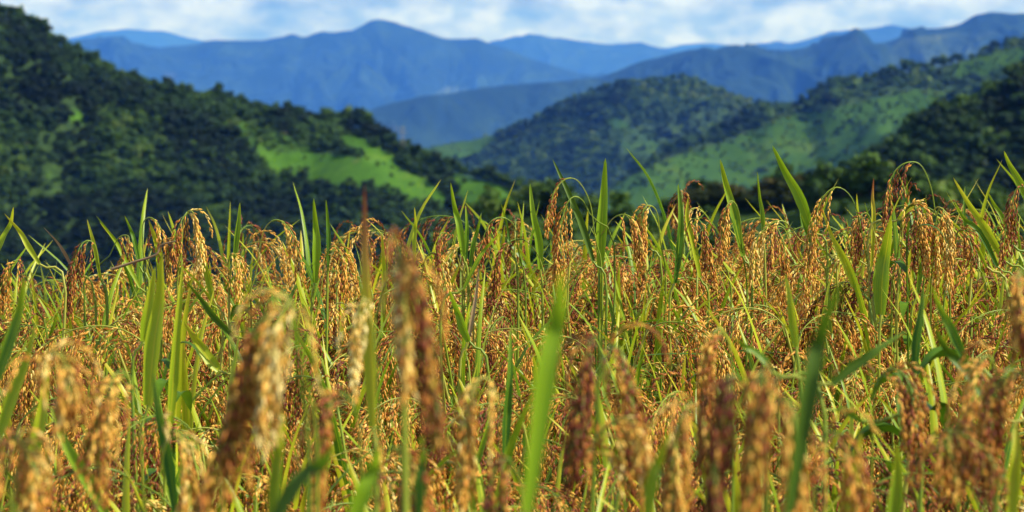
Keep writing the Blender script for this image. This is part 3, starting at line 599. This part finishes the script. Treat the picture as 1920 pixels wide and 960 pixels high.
# sharp skyline plants
hero('rice plant with dark slanting blade crossing a tall rusty seed head near the centre', 5.0, [([(1036, 298), (1065, 360), (1090, 420), (1112, 490)], 14, 0.3, M_DARKLEAF)], [([(1115, 440), (1106, 380), (1085, 340), (1062, 334), (1040, 355), (1028, 395), (1022, 415)], 5, 75, 0.25, 0.45), ([(1105, 400), (1092, 375), (1075, 368), (1060, 385), (1050, 430), (1042, 500)], 12, 110, 0.55, 0.3)])
hero('rice plant with upright broad lime blade, tallest beside the centre seed head', 5.05, [([(1135, 296), (1133, 360), (1129, 420), (1126, 500)], 22, 0.15, M_LIME)], [([(1128, 440), (1150, 408), (1175, 402), (1192, 425), (1200, 470)], 11, 80, 0.5, 0.3)])
hero('rice plant with kinked yellow green blade standing left of the centre head', 5.0, [([(994, 344), (1000, 400), (1010, 450), (1013, 505)], 16, 0.5, M_LIME)], [([(1030, 560), (1012, 485), (985, 450), (955, 452), (930, 490), (915, 560)], 12, 90, 0.5, 0.4)])
hero('rice plant with the longest slanting blade, right of centre above the bushes', 4.9, [([(1447, 272), (1475, 325), (1500, 370), (1522, 430)], 22, 0.1, M_LIME)], [([(1500, 450), (1470, 415), (1440, 420), (1415, 450), (1408, 500)], 10, 80, 0.75, 0.2)])
hero('rice plant with brown tipped blade over a vertical hanging head', 4.9, [([(1349, 298), (1362, 350), (1375, 400), (1392, 480)], 18, 0.4)], [([(1392, 470), (1385, 400), (1372, 376), (1360, 385), (1352, 420), (1347, 470)], 13, 70, 0.4, 0.3)])
hero('rice plant with one thin bluish upright leaf between two hanging heads', 5.2, [([(1419, 322), (1425, 370), (1430, 400), (1432, 450)], 9, 0.2)], [([(1485, 470), (1470, 430), (1455, 425), (1465, 450), (1470, 500)], 9, 70, 0.45, 0.2)])
hero('rice plant with arching yellow neck and long slanting orange head', 4.9, [([(1535, 380), (1555, 430), (1575, 480), (1600, 540)], 9, 0.1), ([(1500, 400), (1512, 430), (1528, 480)], 10, 0.3)], [([(1628, 500), (1612, 420), (1595, 370), (1568, 350), (1540, 368), (1522, 420), (1508, 500), (1500, 560)], 15, 80, 0.5, 0.40)])
hero('rice plant with the highest arching sparse seed head against dark trees', 4.9, [([(1738, 372), (1718, 385), (1700, 395), (1685, 412)], 12, 0.3)], [([(1754, 400), (1744, 350), (1725, 310), (1700, 303), (1674, 318), (1656, 360), (1648, 410)], 8, 68, 0.45, 0.38)])
hero('rice plant with thin rusty spike leaf between arching heads', 4.95, [([(1634, 332), (1636, 370), (1638, 410), (1634, 500)], 9, 0.2, T1)], [([(1650, 480), (1630, 410), (1618, 398), (1606, 410), (1598, 460)], 12, 80, 0.4, 0.2)])
hero('rice plant with broad green blade in front of the twin bushy heads', 4.6, [([(1666, 405), (1662, 470), (1655, 520), (1652, 590)], 34, 0.1)])
hero('rice plant with left one of the twin bushy orange heads', 4.9, [([(1745, 430), (1738, 470), (1728, 500), (1720, 550)], 12, 0.2)], [([(1684, 470), (1690, 410), (1705, 385), (1722, 390), (1728, 420), (1730, 480)], 14, 85, 0.5, 0.25), ([(1690, 470), (1694, 400), (1710, 382), (1712, 410), (1706, 470)], 12, 85, 0.55, 0.25)])
hero('rice plant with right one of the twin bushy orange heads', 4.9, [([(1812, 350), (1808, 400), (1812, 440)], 6, 0.1)], [([(1742, 470), (1748, 400), (1760, 388), (1770, 410), (1772, 470), (1770, 520)], 16, 75, 0.45, 0.25), ([(1752, 470), (1755, 400), (1765, 392), (1752, 430), (1748, 490)], 12, 75, 0.5, 0.25)])
hero('rice plant with long leaning blades fanning left at the far right', 4.8, [([(1785, 332), (1820, 385), (1850, 430), (1885, 490)], 17, 0.2), ([(1782, 375), (1810, 410), (1840, 440), (1870, 500)], 12, 0.3), ([(1850, 360), (1865, 385), (1880, 410), (1900, 460)], 10, 0.2)])
hero('rice plant with pointed blade and dense rusty head at the right edge', 4.8, [([(1880, 282), (1895, 310), (1915, 345), (1945, 400)], 15, 0.2)], [([(1935, 420), (1925, 360), (1905, 350), (1890, 380), (1878, 430), (1870, 470)], 14, 80, 0.35, 0.2)])
hero('rice plant with small bent head above the leaves near the right side', 4.9, [([(1770, 400), (1800, 430), (1830, 460), (1850, 500)], 9, 0.2)], [([(1790, 480), (1792, 438), (1802, 430), (1812, 450), (1820, 490)], 9, 55, 0.5, 0.2)])
hero('rice plant with paired upright blades and thin hooked tip right of centre', 5.0, [([(1272, 345), (1276, 400), (1274, 450), (1265, 530)], 15, 0.4), ([(1290, 370), (1288, 410), (1300, 460), (1312, 520)], 12, 0.3)], [([(1275, 500), (1290, 420), (1310, 412), (1325, 450), (1335, 510)], 12, 80, 0.6, 0.25)])
hero('rice plant with dark brown head bent over left of the paired blades', 5.1, [([(1196, 405), (1205, 430), (1215, 460)], 10, 0.1)], [([(1238, 450), (1232, 400), (1218, 384), (1205, 392), (1200, 430), (1196, 480)], 13, 75, 0.25, 0.25)])
hero('rice plant with slender leaf and thin curled neck behind the paired blades', 5.1, [], [([(1345, 470), (1330, 415), (1308, 390), (1290, 395), (1296, 430)], 8, 60, 0.4, 0.4)])
hero('rice plant with low arching head hanging left just left of centre', 5.0, [([(940, 380), (950, 420), (958, 470)], 5, 0.1)], [([(972, 470), (965, 425), (945, 407), (922, 412), (908, 440), (900, 480)], 9, 60, 0.35, 0.35)])
hero('rice plant with leaning lime blade above the head left of centre', 5.0, [([(846, 340), (853, 390), (862, 430), (868, 480)], 14, 0.3, M_LIME), ([(873, 385), (875, 420), (874, 450), (872, 490)], 10, 0.1), ([(903, 397), (896, 430), (888, 460), (882, 500)], 10, 0.1)], [([(862, 500), (850, 450), (835, 435), (825, 440), (822, 480)], 7, 60, 0.2, 0.2)])
hero('rice plant with one narrow upright green blade between blurred and sharp heads', 5.0, [([(779, 386), (780, 420), (778, 450), (777, 500)], 9, 0.1)], [([(790, 520), (800, 480), (820, 475), (832, 510), (838, 560)], 11, 75, 0.5, 0.2)])
hero('rice plant with twin erect blades, one broad and one narrow, left of the rusty leaf', 4.9, [([(590, 370), (592, 420), (594, 460), (590, 530)], 17, 0.4, M_LIME), ([(612, 374), (614, 410), (616, 450), (615, 500)], 9, 0.1)], [([(600, 560), (612, 480), (628, 460), (645, 480), (650, 530)], 12, 80, 0.7, 0.2)])
hero('rice plant with green looping neck and head hanging right, left of the twin blades', 4.9, [], [([(482, 500), (490, 450), (503, 420), (525, 411), (548, 430), (562, 465), (570, 500)], 10, 65, 0.6, 0.42)])
hero('rice plant with single straight green blade on the left third', 4.9, [([(450, 380), (449, 410), (446, 440), (440, 490)], 12, 0.1)], [([(430, 560), (430, 490), (440, 472), (450, 490), (452, 540)], 11, 65, 0.85, 0.15)])
hero('rice plant with drooping head like an umbrella high on the left', 4.9, [([(374, 450), (382, 480), (392, 520), (400, 560)], 16, 0.2)], [([(340, 520), (342, 440), (350, 402), (362, 394), (372, 410), (380, 450), (382, 480)], 13, 75, 0.6, 0.30), ([(341, 460), (346, 410), (354, 396), (345, 410), (334, 440), (330, 470)], 9, 60, 0.35, 0.3)])
hero('rice plant with slanting orange head tied by a brown straw on the left', 4.9, [([(282, 410), (292, 450), (298, 480), (300, 540)], 15, 0.4)], [([(270, 500), (268, 430), (278, 408), (295, 412), (312, 440), (322, 480), (328, 520)], 14, 60, 0.55, 0.25)])
hero('rice plant with small yellow tipped leaf and thin hanging sprig at left', 5.0, [([(239, 402), (245, 430), (252, 455), (262, 500)], 9, 0.3), ([(190, 415), (215, 450), (235, 490), (262, 540)], 10, 0.2)], [([(205, 480), (225, 445), (245, 440), (250, 460)], 4, 40, 0.3, 0.3)])
hero('rice plant with bushy rusty head leaning left and thin leaves', 4.9, [([(162, 412), (172, 440), (180, 470), (188, 520)], 9, 0.2), ([(85, 425), (105, 450), (122, 475), (140, 510)], 7, 0.3, M_STRAW)], [([(185, 500), (180, 460), (165, 450), (150, 470), (140, 520), (132, 570)], 15, 85, 0.35, 0.2)])
hero('rice plant with crossing lime blades at the left edge', 4.7, [([(14, 398), (35, 430), (52, 460), (74, 495)], 12, 0.2), ([(35, 385), (20, 420), (5, 450), (-12, 490)], 13, 0.2)], [([(60, 560), (45, 495), (30, 488), (15, 510), (8, 560)], 11, 75, 0.75, 0.2)])
# mid-field blades
hero('rice plant with three tall broad blades standing dark green in the left field', 3.7, [([(306, 478), (302, 560), (290, 640), (278, 760)], 34, 0.3), ([(292, 500), (284, 550), (275, 600), (268, 640)], 22, 0.5), ([(342, 500), (334, 600), (326, 700), (318, 800)], 20, 0.2)])
hero('rice plant with dark folded leaf slanting down right in the left field', 4.2, [([(345, 520), (375, 555), (400, 590), (438, 630)], 16, 0.6, M_DARKLEAF), ([(348, 600), (370, 640), (392, 675), (410, 695)], 24, 0.2)])
hero('rice plant with two soft green blades at the left edge, mid field', 2.9, [([(50, 515), (40, 580), (22, 640), (-2, 710)], 28, 0.2), ([(68, 598), (52, 680), (28, 740), (-4, 830)], 28, 0.5)])
hero('rice plant with long pale green blade rising at lower left', 3.2, [([(92, 650), (84, 740), (68, 830), (42, 950)], 26, 0.2)])
hero('rice plant with slanting yellow blade in the lower left corner area', 2.8, [([(90, 765), (125, 835), (160, 890), (205, 975)], 28, 0.2, M_LIME), ([(285, 700), (300, 780), (318, 860), (330, 960)], 26, 0.3)])
hero('rice plant with yellow forked leaves left of centre in the field', 4.3, [([(843, 540), (858, 580), (868, 610), (880, 640)], 20, 0.1, M_LIME), ([(898, 500), (893, 550), (885, 600), (878, 640)], 9, 0.1, M_STRAW), ([(942, 430), (915, 460), (895, 490), (870, 540)], 9, 0.2)])
hero('rice plant with slim upright green blade at the centre of the field', 3.6, [([(957, 615), (956, 700), (950, 780), (946, 860)], 18, 0.2), ([(928, 745), (915, 800), (900, 850), (885, 890)], 12, 0.3)])
hero('rice plant with long olive blade in the right field', 3.4, [([(1475, 515), (1482, 560), (1488, 610), (1492, 650)], 18, 0.4), ([(1735, 540), (1728, 590), (1720, 640), (1716, 700)], 20, 0.4)])
hero('rice plant with broad green blade slanting across the right field', 3.0, [([(1742, 608), (1780, 660), (1820, 710), (1876, 782)], 26, 0.3, M_DARKLEAF), ([(1740, 530), (1765, 580), (1790, 630), (1812, 680)], 20, 0.2)])
hero('rice plant with dark horizontal blade reaching right near the blurred olive blade', 2.7, [([(1708, 622), (1650, 655), (1605, 685), (1560, 720)], 22, 0.2, M_DARKLEAF), ([(1372, 628), (1400, 650), (1430, 675), (1450, 700)], 18, 0.3)])
# blurred foreground
hero('blurred near rice plant with tall rusty tipped yellow leaf pointing straight up', 2.5, [([(685, 345), (688, 500), (694, 620), (700, 800)], 30, 0.15, T1)], [([(712, 900), (708, 700), (690, 560), (672, 600), (668, 700)], 9, 80, 0.7, 0.4)])
hero('blurred near rice plant with large orange brown head left of centre', 1.95, [([(792, 800), (794, 860), (790, 900), (786, 980)], 24, 0.2)], [([(745, 640), (742, 520), (752, 462), (775, 480), (795, 570), (812, 680), (825, 800)], 18, 130, 0.55, 0.2), ([(748, 640), (744, 520), (750, 470), (758, 520), (764, 600), (768, 700)], 15, 120, 0.5, 0.2)])
hero('blurred near rice plant with broad lime blade tapering upward below the centre', 1.65, [([(1050, 495), (1044, 590), (1020, 700), (985, 960)], 46, 0.4, M_LIME)])
hero('blurred near rice plant with dark olive blade right of the centre', 1.7, [([(1563, 510), (1540, 620), (1518, 720), (1478, 960)], 38, 0.5, M_DARKLEAF)])
hero('blurred near rice plant with two long rusty heads leaning left, lower left', 2.1, [([(540, 760), (528, 830), (520, 900), (512, 980)], 30, 0.4)], [([(560, 700), (552, 590), (530, 545), (495, 600), (455, 720), (410, 860), (385, 960)], 18, 150, 0.45, 0.25), ([(570, 700), (562, 600), (545, 560), (520, 640), (500, 760)], 14, 130, 0.6, 0.25)])
hero('blurred near rice plant with broad dark green blades crossing at the bottom', 1.8, [([(635, 820), (600, 870), (560, 910), (520, 970)], 40, 0.3, M_DARKLEAF), ([(716, 825), (700, 870), (680, 920), (655, 985)], 36, 0.2, M_LIME)])
hero('blurred near rice plant with curved brown stem head at the bottom centre', 2.4, [], [([(1035, 960), (1080, 870), (1140, 790), (1180, 780), (1210, 850), (1200, 930)], 10, 90, 0.35, 0.2), ([(1120, 800), (1125, 660), (1112, 630), (1095, 680), (1080, 760), (1060, 860)], 16, 110, 0.35, 0.2)])
hero('blurred near rice plant with massive brown golden heads at lower right', 1.95, [([(1250, 800), (1236, 860), (1222, 900), (1210, 980)], 28, 0.4)], [([(1440, 820), (1438, 720), (1425, 690), (1410, 730), (1400, 830), (1395, 960)], 18, 150, 0.6, 0.15), ([(1400, 820), (1390, 720), (1365, 700), (1345, 760), (1335, 860), (1330, 960)], 18, 150, 0.25, 0.15), ([(1450, 800), (1460, 740), (1480, 760), (1480, 860), (1470, 960)], 14, 130, 0.5, 0.15)])
hero('near rice plant with rounded drooping orange head in the lower right field', 3.0, [([(1530, 760), (1560, 766), (1590, 772), (1615, 790)], 14, 0.1)], [([(1635, 860), (1638, 740), (1660, 690), (1690, 700), (1702, 750), (1700, 810)], 16, 110, 0.65, 0.25)])
hero('blurred near rice plant with arched pale neck crossing the lower right', 2.3, [([(1608, 800), (1606, 860), (1600, 900), (1590, 980)], 26, 0.2), ([(1680, 830), (1684, 880), (1680, 930), (1672, 985)], 30, 0.2)], [([(1800, 980), (1780, 860), (1760, 810), (1780, 800), (1830, 830), (1860, 880)], 12, 100, 0.45, 0.2)])
hero('near rice plant with large dark bent heads at the right edge', 2.5, [([(1910, 790), (1906, 850), (1900, 900), (1895, 980)], 30, 0.2)], [([(1940, 760), (1915, 700), (1880, 690), (1850, 730), (1830, 790)], 14, 110, 0.6, 0.2), ([(1945, 600), (1920, 520), (1900, 505), (1900, 560), (1915, 640)], 12, 100, 0.6, 0.2), ([(1850, 980), (1830, 840), (1800, 790), (1770, 800), (1740, 860)], 13, 110, 0.3, 0.2)])
hero('blurred near rice plant with soft brown head at the far left edge', 2.2, [], [([(60, 800), (80, 690), (110, 655), (140, 680), (150, 740)], 12, 110, 0.4, 0.2), ([(20, 980), (20, 860), (40, 810), (70, 850), (75, 940)], 13, 120, 0.55, 0.2)])

# more soft heads close to the camera, along the lower edge
for q, (x, y, D, sd2, tn, what) in enumerate([(232, 690, 2.5, -1, .7, 'golden feathery head bending left in the lower left'), (335, 800, 2.5, 1, .6, 'low golden head bending right at lower left'),
        (640, 730, 2.2, -1, .75, 'pale yellow head left of the rusty tipped leaf'), (905, 700, 2.4, -1, .4, 'brown head right of the large orange head'), (945, 850, 2.3, -1, .3, 'dark head low beside the lime blade'),
        (1150, 640, 2.5, 1, .45, 'soft head right of the lime blade'), (1290, 750, 2.3, -1, .35, 'brown head left of the massive heads'), (1560, 800, 2.3, 1, .65, 'golden head right of the olive blade'),
        (1840, 660, 2.6, -1, .65, 'golden head inside the right edge'), (1345, 610, 2.9, -1, .3, 'reddish head above the massive heads'), (60, 850, 2.3, 1, .6, 'golden head in the lower left corner'), (740, 830, 2.3, 1, .4, 'brown head under the large orange head')]):
    w2 = 34 * 2.4 / D
    hero('soft near rice plant with ' + what, D, [([(x + sd2 * 20, y + 40), (x + sd2 * 24, y + 120), (x + sd2 * 22, y + 190), (x + sd2 * 16, y + 260)], 20, 0.6)] if q % 2 else [],
         [([(x - sd2 * w2, y + 170), (x - sd2 * w2 * 0.9, y + 60), (x - sd2 * w2 * 0.3, y + 6), (x + sd2 * w2 * 0.4, y + 14), (x + sd2 * w2 * 0.9, y + 90), (x + sd2 * w2, y + 200)], 12, 120, tn, 0.25)])

# --- weeds between the rice
def grass_weed(px, py, D, seed, label):
    r = random.Random(seed); top = at(px, py, D); root = np.array([top[0] - 0.02, D, gz(top[0], D)]); t = empty('grass_weed', tuple(root)); tag(t, label, 'weed')
    hgt = top[2] - root[2]
    for k in range(3):
        a = np.array([0.02 * (k - 1), 0.01 * k, -0.02]); b = np.array([0.02 + 0.05 * (k - 1), 0.02 * (k - 1), hgt * (0.85 - 0.05 * k)])
        V, Q = tube(spline([a, (a + b) / 2 + [0.015, 0, 0], b], 8), np.linspace(0.003, 0.0015, 8), 5); link('stem', mesh('stem', V, Q, None, np.full(40, 0.4), [M_WEED]), t)
        for q in range(6):
            h0 = a + (b - a) * r.uniform(0.72, 1.0); an = r.choice([0, 3.14]) + r.uniform(-0.7, 0.7); Lf = r.uniform(0.08, 0.17); c, s = math.cos(an), math.sin(an); up = r.uniform(-0.1, 0.9)
            pts = [h0, h0 + [c * Lf * .35, s * Lf * .35, up * Lf * .5], h0 + [c * Lf * .75, s * Lf * .75, up * Lf * .65], h0 + [c * Lf, s * Lf, up * Lf * .4]]
            V, Q, tn = blade(pts, r.uniform(0.006, 0.011), (-s, c, 0), 0.25, 12, twist=r.uniform(-1, 1), tone=lambda u: 0.5 + 0.5 * u)
            link('leaf', mesh('leaf', V, Q, None, tn, [M_WEED]), t)
def broad_weed(px, py, D, seed, label, nl=9, size=0.034, folded=0.3):
    r = random.Random(seed); top = at(px, py, D); root = np.array([top[0], D, gz(top[0], D)]); t = empty('broadleaf_weed', tuple(root)); tag(t, label, 'weed')
    hgt = top[2] - root[2]; S = spline([(0, 0, -0.02), (0.01, 0, hgt * 0.5), (0, 0, hgt)], 12)
    V, Q = tube(S, np.linspace(0.004, 0.0015, 12), 5); link('stem', mesh('stem', V, Q, None, np.full(60, 0.3), [M_WEED]), t)
    for k in range(nl):
        h0 = np.array([0, 0, hgt * (1 - 0.22 * k / nl)]); an = k * 2.4 + r.uniform(-.4, .4); c, s = math.cos(an), math.sin(an); Lf = size * r.uniform(0.8, 1.4)
        pts = [h0, h0 + [c * Lf * .4, s * Lf * .4, Lf * .35], h0 + [c * Lf * .9, s * Lf * .9, Lf * .25], h0 + [c * Lf * 1.25, s * Lf * 1.25, -Lf * .25]]
        P = spline(pts, 10); u = np.linspace(0, 1, 10); wd = Lf * 0.20 * np.sin(np.pi * np.clip(u * 0.93 + 0.05, 0, 1)) ** 0.8; wd[0] = wd[-1] = 0.0005
        sv = np.array([-s, c, 0]); Vv = np.stack([P + sv * wd[:, None] + [0, 0, 1] * (wd * folded)[:, None], P, P - sv * wd[:, None] + [0, 0, 1] * (wd * folded)[:, None]], 1).reshape(-1, 3)
        i = np.arange(9)[:, None] * 3; j = np.arange(2)[None]; Q = np.stack([i + j, i + j + 1, i + 3 + j + 1, i + 3 + j], -1).reshape(-1, 4)
        link('leaf', mesh('leaf', Vv, Q, None, np.repeat(u * 0.4 + 0.2, 3), [M_WEED]), t)
grass_weed(1175, 455, 4.6, 1, 'bright green wiry grass weed branching between the centre seed heads')
grass_weed(1120, 510, 4.5, 2, 'dark green grass weed tangled below the slanting centre blade')
grass_weed(1240, 440, 4.7, 5, 'small green grass weed left of the paired upright blades')
broad_weed(470, 560, 4.2, 3, 'dark green broad leaved weed below the straight blade on the left')
broad_weed(320, 660, 3.9, 4, 'shiny dark broad leaved weed behind the three tall blades', 9, 0.04)
broad_weed(1715, 710, 3.5, 6, 'dark green weed with large folded leaves in the lower right field', 10, 0.055, 0.8)
broad_weed(1250, 855, 3.1, 7, 'low green weed showing at the bottom right of centre', 8, 0.035)
broad_weed(1700, 445, 4.7, 8, 'weed with one lit rounded leaf under the arching sparse head', 4, 0.04, 0.15)
# the dry straw bent across the orange head at the left
sp = spline([at(210, 505, 4.85), at(250, 492, 4.84), at(292, 478, 4.83), at(302, 460, 4.83), at(330, 452, 4.82)], 18); V, Q = tube(sp, np.linspace(0.0028, 0.0012, 18), 5)
tag(link('dry_straw', mesh('dry_straw', V, Q, None, np.zeros(90), [M_STRAW])), 'dark dry straw bent across the slanting orange head on the left', 'straw')

# --- the rest of the crop: plants in rows, each a copy of one of eight plants
protos = [make_plant(50 + k, 10) for k in range(8)]
used = [False] * 8
SHORT = [(h[0], h[1], h[2]) for h in HEROES]
HN = ['slanting blade plant', 'broad lime blade plant', 'kinked blade plant', 'longest blade plant', 'brown tipped blade plant', 'thin bluish leaf plant', 'arching yellow neck plant', 'highest sparse head plant',
      'rusty spike plant', 'broad green blade plant', 'left twin head plant', 'right twin head plant', 'fan bladed plant', 'right edge rusty head plant', 'small bent head plant', 'paired blade plant', 'dark brown head plant',
      'curled neck plant', 'low arching head plant', 'leaning lime blade plant', 'narrow blade plant', 'twin erect blade plant', 'looping neck plant', 'straight single blade plant', 'umbrella head plant', 'straw tied head plant',
      'yellow tipped leaf plant', 'bushy rusty head plant', 'left edge crossing blade plant', 'three dark blade plant', 'dark folded leaf plant', 'left edge soft blade plant', 'pale blade plant at lower left', 'slanting yellow blade plant',
      'forked yellow leaf plant', 'slim centre blade plant', 'long olive blade plant', 'broad slanting blade plant', 'dark horizontal blade plant', 'blurred rusty tip plant', 'blurred large head plant', 'blurred broad lime blade',
      'blurred olive blade', 'blurred two head plant', 'blurred crossing blade plant', 'blurred curved head plant', 'blurred massive head plant', 'rounded orange head plant', 'blurred pale neck plant', 'right edge bent head plant', 'left edge blurred head plant'] + ['soft head plant ' + w_ for w_ in ('at lower left', 'low on the left', 'beside the rusty tip', 'right of the large head', 'beside the lime blade', 'right of lime blade', 'left of massive heads', 'right of olive blade', 'by the right edge', 'above massive heads', 'in the left corner', 'under the large head')]
assert len(HN) == len(HEROES), (len(HN), len(HEROES))
HR = np.array([h[0] for h in HEROES]); seen = {}; nplants = 0
rows = np.arange(2.45, 6.5, 0.205)
for ri, yr in enumerate(rows):
    half = 0.1763 * yr + (0.22 if yr < 3 else 0.30); nx_ = int(2 * half / (0.21 if yr < 4.8 else 0.17))
    for c in range(nx_ + 1):
        x = -half + 2 * half * c / nx_ + random.uniform(-0.045, 0.045); y = yr + random.uniform(-0.05, 0.05)
        q = random.randrange(8); o = protos[q] if not used[q] else copy_tree(protos[q]); used[q] = True
        o.location = (x, y, gz(x, y)); o.rotation_euler = (random.uniform(-.04, .04), random.uniform(-.05, .04), random.uniform(0, 6.28))
        s = random.uniform(0.95, 1.05) * (0.93 if yr < 3.0 else 1.0); o.scale = (s, s, s)
        d = HR - np.array([x, y, 0]); d[:, 2] = 0; k = int(np.argmin(np.linalg.norm(d * [1.5, 1, 0], axis=1))); dx = x - HR[k, 0]; dy = y - HR[k, 1]
        rel = []
        if abs(dy) > 0.12: rel.append(('well ' if abs(dy) > 0.45 else 'just ') + ('behind' if dy > 0 else 'ahead of'))
        if abs(dx) > 0.06: rel.append(('far ' if abs(dx) > 0.25 else '') + ('right of' if dx > 0 else 'left of'))
        if not rel: rel = ['right beside']
        if len(rel) == 2 and HN[k].startswith('soft'): rel = rel[:1]
        blur = 'blurred' if yr < 3.1 else 'soft' if yr < 4.0 else 'sharp' if yr < 5.6 else 'rearmost'
        lab = f"{blur} rice plant " + ' and '.join(rel) + ' the ' + HN[k]
        lab = lab.replace(' ahead of and', ' ahead and').replace('right of and', 'right and')
        seen.setdefault(lab, []).append(o); nplants += 1
for lab, obs in seen.items():
    obs.sort(key=lambda o: o.location.x)
    for k, o in enumerate(obs):
        l = lab if len(obs) == 1 else lab + (', leftmost', ', middle', ', rightmost', ', far rightmost')[min(k if not (len(obs) == 2 and k == 1) else 2, 3)]
        if len(obs) == 3 and k == 2: l = lab + ', rightmost'
        tag(o, l, 'rice plant', 'ripe rice plants growing in the field')
print('plants', nplants, 'heroes', len(HEROES), 'objects', len(bpy.data.objects))
